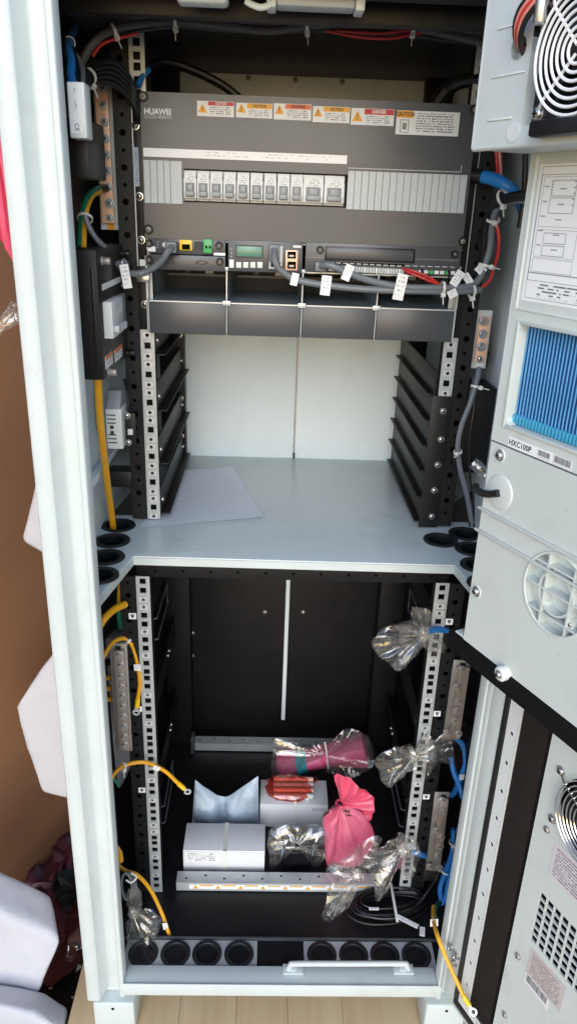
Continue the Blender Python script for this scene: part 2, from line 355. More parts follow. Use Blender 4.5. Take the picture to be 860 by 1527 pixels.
mat('concrete', (158, 150, 138), 0.9, rgb2=(130, 122, 110), nscale=3, bump=0.4, bscale=40)
mat('soil', (52, 42, 38), 0.95, rgb2=(26, 22, 20), nscale=14, bump=1.0, bscale=60)  # shade among the clutter is put into this ground tone
mat('litter_red', (82, 20, 20), 0.5, var=0.15, nscale=18)  # all litter tones darkened: shade of the gap is in the colour
mat('litter_green', (26, 34, 26), 0.6, var=0.2, nscale=18)
mat('litter_pink', (88, 40, 50), 0.45, var=0.12, nscale=18)
mat('sticker_lilac', (206, 198, 202), 0.5, var=0.02)
wood('plank_wood', (212, 186, 150), (194, 166, 128))
film('clear_film', (255, 255, 254), 0.88, 0.1, (246, 244, 238), milk=0.035)
film('knot_film', (250, 248, 244), 0.8, 0.2, (240, 236, 224), milk=0.2)
film('red_film', (246, 178, 170), 0.9, 0.1, (226, 112, 102), milk=0.06)
film('clear_sheet', (248, 247, 245), 0.95, 0.1, milk=0.02)
printed('print_small', (236, 237, 238), (120, 122, 130), 5, 26, 0.52)
printed('print_dense', (236, 237, 238), (128, 130, 136), 9, 34, 0.54)
printed('print_lilac', (208, 200, 204), (120, 112, 118), 12, 40, 0.55)
printed('print_tan', (196, 186, 184), (128, 118, 118), 11, 44, 0.55)
printed('bar_code', (222, 222, 224), (70, 66, 70), 1, 60, 0.52, (0.08, 0.92, 0.3, 0.95), bars=True)
printed('print_sheet', (216, 224, 236), (200, 209, 226), 30, 40, 0.46, (0.05, 0.95, 0.04, 0.96), fill=0.4)
printed('print_breaker', (222, 225, 224), (165, 168, 172), 9, 9, 0.5, (0.12, 0.9, 0.45, 0.92))
printed('print_tag', (238, 238, 238), (170, 170, 174), 6, 9, 0.48, (0.12, 0.9, 0.1, 0.9))
printed('print_strip', (242, 243, 244), (196, 198, 202), 3, 60, 0.45, (0.3, 0.98, 0.3, 0.9), fill=0.35)
printed('print_vertical', (242, 243, 244), (150, 152, 158), 22, 5, 0.5, (0.42, 0.66, 0.3, 0.94))
printed('print_blue_tag', (172, 186, 206), (80, 96, 140), 15, 5, 0.5, (0.15, 0.8, 0.05, 0.95))
# ================================================================ ground and what lies round the cabinet
YU, YL, YB = 128.5, 0.0, 490.0            # upper rail plane, lower rail plane, back wall
ZS, ZB, ZT = 47.0, -655.0, 758.0          # shelf top, cabinet floor, ceiling
g = MB(); N = 40
gv = []
for j in range(N + 1):
    for i in range(N + 1):
        x, y = -6000 + 12000 * i / N, -5000 + 11000 * j / N
        gv.append((x, y, -880 + 12 * noise.noise(Vector((x * .004, y * .004, 0)))))
g.add(gv, [(j * (N + 1) + i, j * (N + 1) + i + 1, (j + 1) * (N + 1) + i + 1, (j + 1) * (N + 1) + i) for j in range(N) for i in range(N)])
o = build(g, 'ground', 'concrete', smooth=True); o['kind'] = 'structure'  # ground, mostly unseen, made pale to bounce fill into the cabinet
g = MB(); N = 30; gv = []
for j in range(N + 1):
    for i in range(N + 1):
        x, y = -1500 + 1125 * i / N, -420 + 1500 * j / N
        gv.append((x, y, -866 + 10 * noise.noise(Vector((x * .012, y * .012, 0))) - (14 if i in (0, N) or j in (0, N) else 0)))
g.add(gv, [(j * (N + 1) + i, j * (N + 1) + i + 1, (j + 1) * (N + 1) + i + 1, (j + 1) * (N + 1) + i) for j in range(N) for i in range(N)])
o = build(g, 'ground_shade', 'soil', smooth=True); o['kind'] = 'structure'  # dark sheet over the pale ground, standing in for shade at the left

# ---------------------------------------------------------------- small shared pieces
def mk_screw():
    m = MB(); m.lathe([(5.2, 0), (5.2, .9), (4.0, 1.0), (3.9, 2.0), (3.1, 3.0), (1.6, 3.5), (0.01, 3.6)], 14)
    m.box(-2.3, 2.3, -.45, .45, 3.0, 3.75, 1); m.box(-.45, .45, -2.3, 2.3, 3.0, 3.78, 1); return m
def screw(f, u, v, t, parent, s='steel', name='screw', big=1.0):
    o = inst(name, 'screw_' + s, mk_screw, [s, 'dark_hole'], f, u, v, t, parent, rot=random.uniform(0, 1.5), smooth=True)
    if big != 1.0: o.matrix_basis = o.matrix_basis @ Matrix.Scale(big, 4)
    return o
def mk_bolt():
    m = MB(); m.lathe([(7.2, 0), (7.2, 1.4), (5.4, 1.5), (5.2, 2.6), (4.6, 3.0)], 16); m.cyl((0, 0, 2.6), 4.3, 3.4, 6); m.cyl((0, 0, 6), 2.3, 1.0, 10, r2=1.8); return m
def bolt(f, u, v, t, parent, s='zinc_dull'):
    return inst('bolt', 'bolt_' + s, mk_bolt, [s], f, u, v, t, parent, rot=random.uniform(0, 1), smooth=True)
def mk_nut():
    m = MB(); m.cell(-5.6, 5.6, -4.7, 4.7, 0, 0, 2.9, 2.9, 0, 1.6, 12); m.lathe([(2.9, 1.6), (2.9, -5)], 12); m.cyl((0, 0, -5), 2.9, .3, 12, mi=1)
    m.box(-6.4, -5.6, -3, 3, 0, 2.2); m.box(5.6, 6.4, -3, 3, 0, 2.2); return m
def cage_nut(f, u, v, t, parent):
    return inst('cage_nut', 'cage_nut', mk_nut, ['nut_silver', 'dark_hole'], f, u, v, t, parent, smooth=True)
def mk_grommet():
    m = MB(); m.lathe([(21, -12), (20, -6), (19.5, 1.2), (21, 2.6), (25, 3.0), (27.4, 2.0), (27.8, .2)], 32); m.cyl((0, 0, -14), 21, 2.2, 32, mi=1); return m
def grommet(f, u, v, t, parent, s=1.0):
    o = inst('grommet', 'grommet', mk_grommet, ['rubber', 'dark_hole'], f, u, v, t, parent, smooth=True)
    if s != 1.0: o.matrix_basis = o.matrix_basis @ Matrix.Scale(s, 4)
    return o

# ================================================================ the cabinet
CAB = thing('equipment_cabinet', 'tall white outdoor equipment cabinet standing open on a wooden pallet', 'cabinet', (0, 150, -760))
def cab(mb, name, mats, f=WORLD, **k): return build(mb, name, mats, f, CAB, **k)
XW = 313
for s in (-1, 1):                         # side walls, two skins per side: light above the shelf, black below
    x0, x1 = sorted((s * XW, s * (XW + 3)))
    cab(MB().box(x0, x1, -160, YB + 20, ZS - 15, ZT + 12), 'side_wall', 'interior_white')
    cab(MB().box(x0, x1, -160, YB + 20, ZB - 30, ZS - 15.5), 'side_wall', 'black_deep')
    # outer skin
    cab(MB().box(*sorted((s * (XW + 3.5), s * (XW + 6))), -158, YB + 24, ZB - 34, ZT + 60), 'outer_panel', 'white_paint')
cab(MB().box(-312.6, -310, -150, YB - 4, 372, ZT - 2), 'side_liner', 'black_deep')
# back wall: two light panels meeting at a seam above, one black panel with a white post below
cab(MB().box(-312, 8, YB, YB + 8, ZS - 10, 700), 'back_panel', 'interior_white', bev=1.5)
cab(MB().box(11, 312, YB, YB + 8, ZS - 10, 700), 'back_panel', 'interior_white', bev=1.5)
cab(MB().box(8.2, 10.8, YB + 5, YB + 9, ZS - 10, 700), 'panel_seam', 'zinc_dull')
cab(MB().box(8.0, 12, YB - 4, YB - 1, ZS, ZS + 12), 'seam_clip', 'black_plastic')
cab(MB().box(-312, 312, YB - 2, YB + 9, 700.5, ZT + 4), 'rear_duct_plate', 'interior_white', bev=1)
cab(MB().box(-312, 312, YB + 9, YB + 14, ZB - 30, ZT + 12), 'rear_skin', 'white_paint')
cab(MB().box(-312, 312, 474, 480, ZB - 4, ZS - 18), 'lower_back_panel', 'black_paint', bev=1)
pf = FC(470); u0, v0 = pf.uv(429.5, 866); u1, v1 = pf.uv(424.5, 1110)
cab(MB().box(u0 - 4.5, u0 + 4.5, 462, 473.5, ZB + 40, ZS - 22), 'rear_post', 'interior_white', bev=1)
for p in ((395, 913), (452, 913), (287, 944), (287, 978), (555, 985)):
    u, v = FC(474).uv(*p); screw(FC(474), u, v, 0, CAB)
# ceiling, header
cab(MB().box(-312, 312, -100, YB, ZT, ZT + 6), 'ceiling', 'ceiling_brown')
cab(MB().box(-312, 312, -176, -101, ZT - 14, ZT + 60), 'header_beam', 'black_paint', bev=2)
cab(MB().box(-312, 312, -60, -40, ZT - 26, ZT - .5), 'ceiling_rib', 'black_paint', bev=1)
for i in range(4):
    u, v = FC(YB - 2).uv(300 + i * 70, 113 + i * 3); screw(FC(YB - 2), u, v, 0, CAB, 'zinc_dull')
cab(MB().box(-320, 320, -200, YB + 30, ZT + 61, ZT + 80), 'roof', 'white_paint', bev=4)
# floor of the lower bay and the two cable entry plates
cab(MB().box(-312, 312, -150, 474, ZB - 6, ZB), 'floor_plate', 'black_paint')
for xs in ((-237, -182, -128, -73), (70, 125, 179, 234)):
    mb = MB(); ed = [xs[0] - 31] + [(xs[i] + xs[i + 1]) / 2 for i in range(3)] + [xs[3] + 31]
    for i, x in enumerate(xs): mb.cell(ed[i], ed[i + 1], -152, -100, x, -126, 21, 0, ZB + .3, ZB + 2.5, 24)
    e = cab(mb, 'cable_entry_plate', 'zinc')
    for x in xs: grommet(FZ(ZB), x, -126, 3.0, e, .92)
cab(MB().box(-312, 312, -98, -95, ZB + .4, ZB + 6), 'floor_rib', 'black_satin')
# the front frame: outer flange, step, channel, lip (swept profile, left and right), sill below
def frame_profile(s):
    pr = [(-319, -120), (-319, -190), (-317, -192), (-299, -192), (-297, -190), (-290, -168), (-286, -165.5), (-271, -165.5), (-268, -168), (-267, -184), (-265.5, -185.5), (-260.5, -185.5), (-259, -184), (-259, -161), (-262, -161), (-280, -158), (-285, -120)]
    return [(x * -s if s > 0 else x, y) for x, y in pr]
for s in (-1, 1):
    poly = frame_profile(s)
    if s < 0: poly = poly[::-1]
    a = sum(poly[i][0] * poly[(i + 1) % len(poly)][1] - poly[(i + 1) % len(poly)][0] * poly[i][1] for i in range(len(poly)))
    if a < 0: poly = poly[::-1]
    cab(MB().prism(poly, ZB - 22, ZT + 70), 'front_jamb', 'white_paint', smooth=True, ang=50)
cab(MB().box(-258.8, 258.8, -184, -150.5, ZB - 8, ZB + 8), 'sill', 'white_paint', bev=1.5)
cab(MB().box(-265, 265, -186.5, -184.3, ZB - 16, ZB + 10.5), 'sill_lip', 'white_paint', bev=.8)
cab(MB().box(-316, 316, -166, -120, ZB - 34, ZB - 22.3), 'base_beam', 'white_paint', bev=2)
for s in (-1, 1):
    lg = cab(MB().box(*sorted((s * 312, s * 244)), -188, -110, -760, ZB - 34.5), 'leg', 'white_paint', bev=4, seg=3)
    build(MB().cyl((s * 279, -702, 0.2), 2.6, .6, 12), 'bolt_hole', 'dark_hole', FC(-188), lg)
    cab(MB().box(*sorted((s * 312, s * 244)), 380, 470, -760, ZB - 34.5), 'leg', 'white_paint', bev=4, seg=3)
# ---- shelf between the two bays
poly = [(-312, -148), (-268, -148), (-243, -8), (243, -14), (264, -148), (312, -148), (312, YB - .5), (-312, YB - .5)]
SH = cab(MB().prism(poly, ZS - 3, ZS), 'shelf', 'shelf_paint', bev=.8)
lip = MB()
for (a, b) in ((poly[1], poly[2]), (poly[2], poly[3]), (poly[3], poly[4])):
    d = Vector((b[0] - a[0], b[1] - a[1], 0)).normalized(); n = Vector((d.y, -d.x, 0)) * -1
    q = [Vector((a[0], a[1], 0)), Vector((b[0], b[1], 0)), Vector((b[0], b[1], 0)) + n * 2.2, Vector((a[0], a[1], 0)) + n * 2.2]
    vs = [(p.x, p.y, z) for z in (ZS - 15, ZS - 3.1) for p in q]
    lip.add(vs, [(0, 1, 2, 3), (7, 6, 5, 4), (0, 4, 5, 1), (1, 5, 6, 2), (2, 6, 7, 3), (3, 7, 4, 0)])
GR = ((-287, 104), (-285, 44), (-282, -16), (-279, -76), (240, 76), (287, 104), (284, 44), (279, -14), (275, -74))
cut = MB()
for x, y in GR: cut.cyl((x, y, ZS - 12), 22, 24, 28)
cut_o = build(cut, 'cutter', 'dark_hole'); md = SH.modifiers.new('cut', 'BOOLEAN'); md.object = cut_o; md.operation = 'DIFFERENCE'
bpy.context.view_layer.update()
nm_ = bpy.data.meshes.new_from_object(SH.evaluated_get(bpy.context.evaluated_depsgraph_get())); SH.modifiers.clear(); SH.data = nm_
bpy.data.objects.remove(cut_o)
build(lip, 'front_lip', 'white_paint', parent=SH)
for x, y in GR:
    grommet(FZ(ZS), x, y, 0, SH, 1.0 if x != 240 else 1.02)
cab(MB().box(-244, 244, 12, 16, ZS - 46, ZS - 16), 'cross_beam', 'black_paint', bev=1.2)
for i in range(11):
    cab_ = inst('hole_disc', 'hole_disc', lambda: MB().cyl((0, 0, 0), 2.4, .7, 10), ['dark_hole'], FC(12), -215 + i * 43, ZS - 34, 0, CAB)  # dark discs stand in for the shaded depth of the beam's holes

# ---- mounting rails
def rail(zU, z0, z1, y, s, nuts, lower):
    """galvanised strip with square holes at three per unit, black post beside it; s = -1 left, +1 right"""
    f = FC(y); hs = []; k = 0
    while True:
        zz = zU - 44.45 * (k // 3) - 15.875 * (k % 3)
        if zz < z0 + 5: break
        if zz < z1 - 5: hs.append((k, zz))
        k += 1
    mb = MB(); edges = [z1] + [(hs[i][1] + hs[i + 1][1]) / 2 for i in range(len(hs) - 1)] + [z0]
    for i, (k, zz) in enumerate(hs):
        mb.cell(s * 232.5 - 10.5, s * 232.5 + 10.5, edges[i + 1], edges[i], s * 232.5, zz, 4.8, 4.8, -2, 0)
    r = build(mb, 'mounting_rail', 'zinc', f, CAB)
    build(MB().box(s * 232.5 - 10.5, s * 232.5 + 10.5, z0, z1, -22, -20), 'rail_back', 'black_deep', f, r)
    for k, zz in hs:
        if nuts(k, zz): cage_nut(f, s * 232.5, zz, 0.2, r)
    pb = MB(); xa, xb = sorted((s * 243.4, s * 268)); xc = (xa + xb) / 2; zz = z1; i = 0
    while zz - 22.2 > z0:
        pb.cell(xa, xb, zz - 22.2, zz, xc, zz - 11, 4.6 if i % 2 else 2.5, 0, -4, 0, 16); zz -= 22.2; i += 1
    pb.box(xa, xb, z0, zz, -4, 0)
    p = build(pb, 'rail_post', 'black_paint', f, CAB)
    build(MB().box(*sorted((s * 243.5, s * 245.5)), z0, z1, -40, -4.2).box(*sorted((s * 266, s * 268)), z0, z1, -40, -4.2).box(xa, xb, z0, z1, -44, -40.2), 'post_flange', 'black_deep', f, p)
    return r
zt = 265.58 + 44.45 * 11
RUL = rail(zt, ZS + 4, 752, YU, -1, lambda k, z: k % 3 != 1 and z < 370, False)
RUR = rail(zt, ZS + 4, 752, YU, 1, lambda k, z: k % 3 != 1 and z < 372, False)
LN = {2, 3, 6, 9, 14, 18, 26, 29, 33, 34, 38, 41}; RN = {2, 3, 9, 14, 18, 26, 29, 32, 36, 41}
RLL = rail(0.0, ZB + 1, 8, YL, -1, lambda k, z: k in LN, True)
RLR = rail(0.0, ZB + 1, 8, YL, 1, lambda k, z: k in RN, True)
for s in (-1, 1):                          # rear posts and black side liners
    cab(MB().box(*sorted((s * 214, s * 262)), 446, 470, ZS + 1, ZT - 2), 'rear_rail', 'black_paint', bev=1)
    cab(MB().box(*sorted((s * 210, s * 264)), 420, 470, ZB + 1, ZS - 18), 'rear_rail', 'black_paint', bev=1)
    for zz in (-110, -330, -520):
        b = cab(MB().box(*sorted((s * 243, s * 246)), 46, 419, zz - 26, zz + 26), 'side_brace', 'black_paint', bev=1)
        for y in (80, 98, 300, 318): screw(FL(-243) if s < 0 else FRT(243), y if s < 0 else -y, zz, 0, b)
    for zz in (60, 82, 160, 200, 285, 330):
        screw(FC(446), s * 222, zz + 20, 0, CAB)
for s in (-1, 1):
    for za in (-118, -520):
        x_ = s * 236
        cab(MB().tube([(x_, 50, za + 20), (x_ - s * 14, 56, za + 20), (x_ - s * 14, 180, za + 20), (x_ - s * 14, 180, za - 20), (x_ - s * 14, 56, za - 20), (x_, 50, za - 20)], 1.6, 6, 1), 'bracket_loop', 'black_satin')
    cab(MB().box(*sorted((s * 200, s * 209)), 380, 404, ZB + 1, ZB + 48), 'bar_bracket', 'black_satin', bev=1)
# arrow stickers beside the lower rails
def mk_arrow(): return MB().box(-6, 6, -5.5, 5.5, 0, .3).add([(-3, 1, .5), (0, -3.6, .5), (3, 1, .5), (3, 1, .4), (0, -3.6, .4), (-3, 1, .4)], [(0, 1, 2)], 1).box(-2.8, 2.8, 1.4, 3.2, .3, .5, 1)
for p in ((198, 918.6), (206.6, 1057), (212, 1178), (669, 927), (651, 1064), (635, 1188)):
    u, v = FC(0).uv(*p); inst('arrow_sticker', 'arrow_sticker', mk_arrow, ['paper_white', 'ink_dark'], FC(0), u, v, .4, CAB)
# ---- equipment slides of the upper bay: angles running back from the rails
lz = [FC(YU).uv(247, 531)[1], FC(YU).uv(246, 614)[1], FC(YU).uv(250, 693)[1], FC(YU).uv(252, 767)[1]]
for zz in lz:
    sl_ = cab(MB().box(-222, -220, YU + 2, 462, zz, zz + 46).box(-219.8, -206, YU + 2, 462, zz, zz + 2), 'slide_angle', 'black_paint', bev=.5)
    screw(FL(-220), YU + 14, zz + 22, 0, sl_); screw(FL(-220), 440, zz + 22, 0, sl_)
fr_ = FC(YU)
for i, (px, py) in enumerate(((637, 588), (632, 627), (629, 665), (625, 703), (620, 741), (616, 777))):
    u, v = fr_.uv(px, py)
    sl_ = cab(MB().box(213, 215, YU - 2, 462, v, v + 39).box(204, 212.8, YU - 2, 462, v, v + 2), 'slide_angle', 'black_paint', bev=.5)
ear = cab(MB().box(212, 243, YU - 5, YU - 2.3, ZS + 3, fr_.uv(660, 590)[1]), 'slide_ear', 'black_paint', bev=.8)
for p in ((660, 613), (657, 655), (652, 693), (647, 731), (643, 770)):
    u, v = FC(YU - 5).uv(*p); screw(FC(YU - 5), u, v, 0, ear, big=1.05)
# brackets at the foot of the left post and on the side wall
cab(MB().prism([(0, 0), (60, 0), (60, 56), (44, 52)], -2, 0), 'gusset', 'black_paint', F((-309, YU + 20, ZS + 1), X, Z, -Y))
bl = FC(150); a = bl.rect(165, 694, 202, 718)
cab(MB().box(a[0], a[1], a[2], a[3], -2, 30), 'side_bracket', 'black_paint', bl, bev=1)
cab(MB().box(-311, -262, 150, 400, 128, 131), 'wall_rung', 'zinc', bev=.5)
cab(MB().box(-311, -300, -100, 400, 148, 160), 'wall_channel', 'interior_white', bev=1)
cab(MB().box(268, 311, 120, 190, 150, 290), 'right_cover_plate', 'black_deep', bev=1.5)
cab(MB().box(262, 300, 150, 200, 318, 342), 'side_bracket', 'black_paint', bev=1)
cab(MB().prism([(240, 0), (305, 0), (305, 60)], -2, 0), 'gusset', 'black_paint', F((0, YU + 26, ZS + 1), X, Z, -Y))
# ---- the two battery stop bars across the floor
def stop_bar(z0, y0, x0, x1, front):
    mb = MB(); f = FZ(z0)
    n = int((x1 - x0) / 34); st = (x1 - x0) / n
    for i in range(n): mb.cell(x0 + i * st, x0 + (i + 1) * st, y0, y0 + 24, x0 + (i + .5) * st, y0 + 12 + (4 if i % 2 else -3), 2.8, 0, -1.6, 0, 10)
    mb.box(x0, x1, y0, y0 + 1.6, -22, -1.7)
    mb.box(x0, x1, y0 + 3, y0 + 22, -23.5, -22.2)
    return build(mb, 'battery_stop_bar', 'zinc', f)
BF = stop_bar(ZB + 25, 2, -196, 196, True); tag(BF, 'galvanised bar with yellow warning strip in front of the white carton', 'bracket bar')
BR_ = stop_bar(ZB + 25, 392, -206, 206, False); tag(BR_, 'plain galvanised bar behind the packets near the black back wall', 'bracket bar')
ff = FC(2); st = build(MB().box(-172, 160, ZB + 8, ZB + 19, .3, .7), 'warning_strip', 'paper_white', ff, BF)
for i in range(8):
    x = -160 + i * 42
    build(MB().add([(x - 5, ZB + 9, .9), (x + 5, ZB + 9, .9), (x, ZB + 18, .9)], [(0, 1, 2)]), 'warning_triangle', 'label_orange', ff, st)
    build(MB().box(x + 8, x + 33, ZB + 15.5, ZB + 18.5, .8, 1.0), 'warning_heading', 'label_orange', ff, st)
# white handle bar lying on the sill
HB = thing('handle_bar', 'white tubular handle bar fixed on the front sill', 'handle', (90, -165, ZB + 9))
a = at(437, 1437, FZ(ZB + 24)); b = at(602, 1437, FZ(ZB + 24))
build(MB().tube([a + Vector((-8, 0, -14)), a + Vector((-4, 0, -3)), a + Vector((6, 0, 0)), (a + b) / 2, b + Vector((-6, 0, 0)), b + Vector((4, 0, -3)), b + Vector((8, 0, -14))], 4.6, 12, 6), 'grip', 'white_paint', parent=HB, smooth=True)
for p in (a, b):
    build(MB().box(p.x - 17, p.x + 17, p.y - 9, p.y + 9, ZB + 8.2, ZB + 12).cyl((p.x, p.y, ZB + 12.1), 7, 4, 16), 'foot', 'white_paint', parent=HB, bev=1)
# ================================================================ power distribution unit
YP = 108.0; fp = FC(YP)
PDU = thing('power_distribution_unit', 'dark grey power distribution panel with a row of breakers and warning labels', 'power panel', (0, YP + 100, 490))
px0, px1, pz0, pz1 = -227, 228, 494.5, 678.5
r_ = fp.rect(274, 250, 516, 311)
bx0, bx1, bz0, bz1 = r_[0], r_[1], r_[2] + 1, r_[3] - 1
fpl = MB()
fpl.cell(px0, px1, pz0, pz1, (bx0 + bx1) / 2, (bz0 + bz1) / 2, (bx1 - bx0) / 2, (bz1 - bz0) / 2, -3, 0)
build(fpl, 'face_plate', 'black_satin', fp, PDU)
build(MB().box(px0 + 3, px1 - 3, YP + 40, YP + 260, pz0 + 2, pz1 - 2).box(px0 + .5, px1 - .5, YP + 3.2, YP + 39.8, pz1 - 2, pz1 - .3).box(px0 + .5, px1 - .5, YP + 3.2, YP + 39.8, pz0 + .3, pz0 + 2), 'housing', 'black_satin', parent=PDU)
# breakers: nine narrow, two wide
edges = [274, 293.5, 313, 332.5, 352.5, 372.5, 392.5, 412.5, 432.5, 451.5, 482, 514]
for i in range(11):
    a = fp.uv(edges[i], 285)[0]; b = fp.uv(edges[i + 1], 285)[0]; w_ = b - a - .5; c = (a + b) / 2; h = bz1 - bz0
    key = 'breaker_narrow' if i < 9 else 'breaker_wide'; ww = 17.6 if i < 9 else 28.4
    mk = lambda ww=ww, h=h: MB().box(-ww / 2, ww / 2, -h / 2 + 2, h / 2 - 2, -30, -4).box(-ww / 2, ww / 2, -h / 2 + 5, h / 2 - 12, -3.9, 2)
    br = inst('breaker', key, mk, ['light_grey'], fp, c, (bz0 + bz1) / 2, 0, PDU, bev=.6)
    inst('breaker_print', key + 'pr', lambda ww=ww: MB().box(-ww / 2 + 1, ww / 2 - 1, -12, 12, 0, .15), ['print_breaker'], fp, c, (bz0 + bz1) / 2 + 4, 2.05, br)
    inst('toggle_well', key + 'w', lambda ww=ww: MB().box(-ww * .36, ww * .36, -9, 9, 0, .3), ['ink_grey'], fp, c, bz0 + 16, 2.05, br)
    inst('toggle', key + 't', lambda ww=ww: MB().box(-ww * .32, ww * .32, -7, -1, 0, 7.5).box(-ww * .22, ww * .22, -.8, 8, 0, 4), ['toggle_grey'], fp, c, bz0 + 15, 2.4, br, bev=.5)
lx = [215, 224.5, 235, 245, 254.5, 272]
for i in range(5):
    a = fp.uv(lx[i], 270)[0]; b = fp.uv(lx[i + 1], 270)[0]
    build(MB().box(a + .25, b - .25, bz0 - 3, bz1 + 9, .2, 1.8), 'blank_strip', 'grey_plastic', fp, PDU, bev=.4, seg=1)
n = 17; xa = fp.uv(517, 285)[0]; xb = fp.uv(694, 285)[0]
for i in range(n):
    a = xa + (xb - xa) * i / n; b = xa + (xb - xa) * (i + 1) / n
    build(MB().box(a + .25, b - .25, bz0 - 2, bz1 + 5, .2, 1.8), 'blank_strip', 'grey_plastic', fp, PDU, bev=.4, seg=1)
a = fp.rect(214, 219, 517, 231.5)
a = (fp.uv(214, 226)[0], fp.uv(517, 238)[0], fp.uv(365, 239)[1], fp.uv(365, 226)[1])
sp_ = build(MB().box(a[0], a[1], a[2], a[3], .2, .6), 'circuit_strip', 'print_strip', fp, PDU)
# the bracket-shaped printed line round the spare positions
ln = MB(); zz = bz1 + 8; x0_, x1_ = fp.uv(519, 243)[0], fp.uv(688, 248)[0]
ln.box(x0_, x1_, zz, zz + .8, .1, .3).box(x1_ - .8, x1_, zz + .9, zz + 9, .1, .3)
build(ln, 'printed_line', 'ink_light', fp, PDU)
text('brand_lettering', 'HUAWEI', 10.2, 'paper_white', fp, fp.uv(215, 166)[0], fp.uv(215, 166)[1], .3, PDU, sx=.92, bold=.035)
text('type_lettering', 'DCDU-400AN2', 6.0, 'ink_light', fp, fp.uv(216, 174)[0], fp.uv(216, 174)[1], .3, PDU, sx=.92)
def warn(x0, y0, x1, y1, xs, head, hmat, word, pic=False):
    u0, u1 = fp.uv(x0, (y0 + y1) / 2)[0], fp.uv(x1, (y0 + y1) / 2)[0]; v1, v0 = fp.uv((x0 + x1) / 2, y0)[1], fp.uv((x0 + x1) / 2, y1)[1]; us = fp.uv(xs, y0)[0]
    lb = build(MB().box(u0, u1, v0, v1, .2, .5), 'warning_label', 'paper_white', fp, PDU)
    hh = (v1 - v0) * head; h0 = us if not pic else u0
    build(MB().box(h0 + .4, (u1 if not pic else us) - .5, v1 - hh, v1 - .5, .6, .75), 'heading', hmat, fp, lb)
    text('heading_lettering', word, hh * .8, 'paper_white' if hmat == 'label_red' else 'ink_dark', fp, (h0 + (u1 if not pic else us)) / 2, v1 - hh / 2 - .2, .85, lb, 'CENTER', sx=.8, bold=.03)
    if pic: build(MB().box(us + .5, u1 - .6, v0 + 1, v1 - .6, .6, .7), 'small_print', 'print_dense', fp, lb)
    else: build(MB().box(us + .5, u1 - .6, v0 + .6, v1 - hh - .4, .6, .7), 'small_print', 'print_small', fp, lb)
    s_ = min(us - u0, v1 - v0) * .42; cx = (u0 + us) / 2; cy = (v0 + v1) / 2 + (0 if word == 'DANGER' or x0 < 300 else 2)
    if not pic:
        build(MB().prism([(cx - s_, cy - s_ * .8), (cx + s_, cy - s_ * .8), (cx, cy + s_ * .95)], .6, .75), 'warning_triangle', 'label_orange', fp, lb)
        build(MB().box(cx - .5, cx + .5, cy - s_ * .2, cy + s_ * .5, .8, .9).box(cx - .5, cx + .5, cy - s_ * .6, cy - s_ * .35, .8, .9), 'exclamation_mark', 'ink_dark', fp, lb)
    else:
        f2 = MB(); c2 = (v0 + v1) / 2 - hh / 2
        for q in ((cx - 6, cx + 6, c2 - 8, c2 - 7), (cx - 6, cx + 6, c2 + 7, c2 + 8), (cx - 6, cx - 5, c2 - 6.9, c2 + 6.9), (cx + 5, cx + 6, c2 - 6.9, c2 + 6.9), (cx - 3, cx + 3, c2 - 4, c2 + 4)): f2.box(*q, .6, .75)
        build(f2, 'pictogram', 'ink_grey', fp, lb)
warn(294, 151, 349, 174, 310, .28, 'label_red', 'CAUTION')
warn(352, 154, 406, 176, 368, .36, 'label_orange', 'CAUTION')
warn(408, 155, 464, 179, 425, .32, 'label_coral', 'WARNING')
warn(466, 159, 521, 183, 482, .32, 'label_orange', 'CAUTION')
warn(523, 162, 587, 187, 543, .36, 'label_red', 'DANGER')
warn(590, 166, 684, 202, 617, .3, 'label_orange', 'CAUTION', True)
for p in ((214, 144), (222, 342), (707, 164), (689, 360)):
    u, v = fp.uv(*p); build(MB().lathe([(6.4, 0), (6.4, 2.5), (5.2, 3.4), (3.4, 3.4), (2.8, 2.2), (.01, 2.2)], 18, c=(u, v)), 'captive_screw', 'black_plastic', fp, PDU, smooth=True); screw(fp, u, v, 2.3, PDU, 'zinc_dull', big=.6)
for s in (-1, 1):                          # ears reaching over the rails
    e = build(MB().box(*sorted((s * 228.6, s * 241)), 455, 668 if s > 0 else 662, .2, 2.2), 'ear', 'black_paint', FC(YU - .2), PDU, bev=.5)
for p in ((202, 187), (208, 293), (211, 358)):
    u, v = FC(YU - 3).uv(*p); screw(FC(YU - 2.4), u, v, 0, PDU, big=1.1)
u, v = FC(YU - 3).uv(203.5, 249)
build(MB().box(u - 3.6, u + 3.6, v - 25, v + 25, .1, .4), 'serial_label', 'print_blue_tag', FC(YU - 2.6), PDU)
# ================================================================ rectifier subrack
SUB = thing('rectifier_subrack', 'black rectifier subrack with four empty bays and closed lower flaps', 'subrack', (0, 250, 358))
fs = FC(110.0)
sx0, sx1 = fs.uv(223, 470)[0], fs.uv(683, 470)[0]; sx0, sx1 = -226, 230
zc0 = fs.uv(450, 406)[1]; ztop = 493.5; zb_ = fs.uv(450, 455)[1]; zf0 = fs.uv(450, 503.5)[1]
dv = [sx0, fs.uv(338, 450)[0], fs.uv(450, 450)[0], fs.uv(561.5, 450)[0], sx1]
build(MB().box(sx0, sx1, 112, 300, ztop - 1.6, ztop - .2), 'top_sheet', 'bay_metal', parent=SUB)
build(MB().box(sx0, sx1, 114, 292, zc0 + 1.0, zc0 + 2.4), 'bay_ceiling', 'bay_metal', parent=SUB)
build(MB().box(sx0, sx1, 112, 292, zb_ - 1.6, zb_), 'bay_floor', 'bay_metal', parent=SUB)
build(MB().box(sx0, sx1, 292.5, 296, zf0, ztop - 2), 'back_sheet', 'black_deep', parent=SUB)
build(MB().box(sx0, sx1, 114, 290, zf0 + 1, zf0 + 2.5), 'lower_sheet', 'black_satin', parent=SUB)
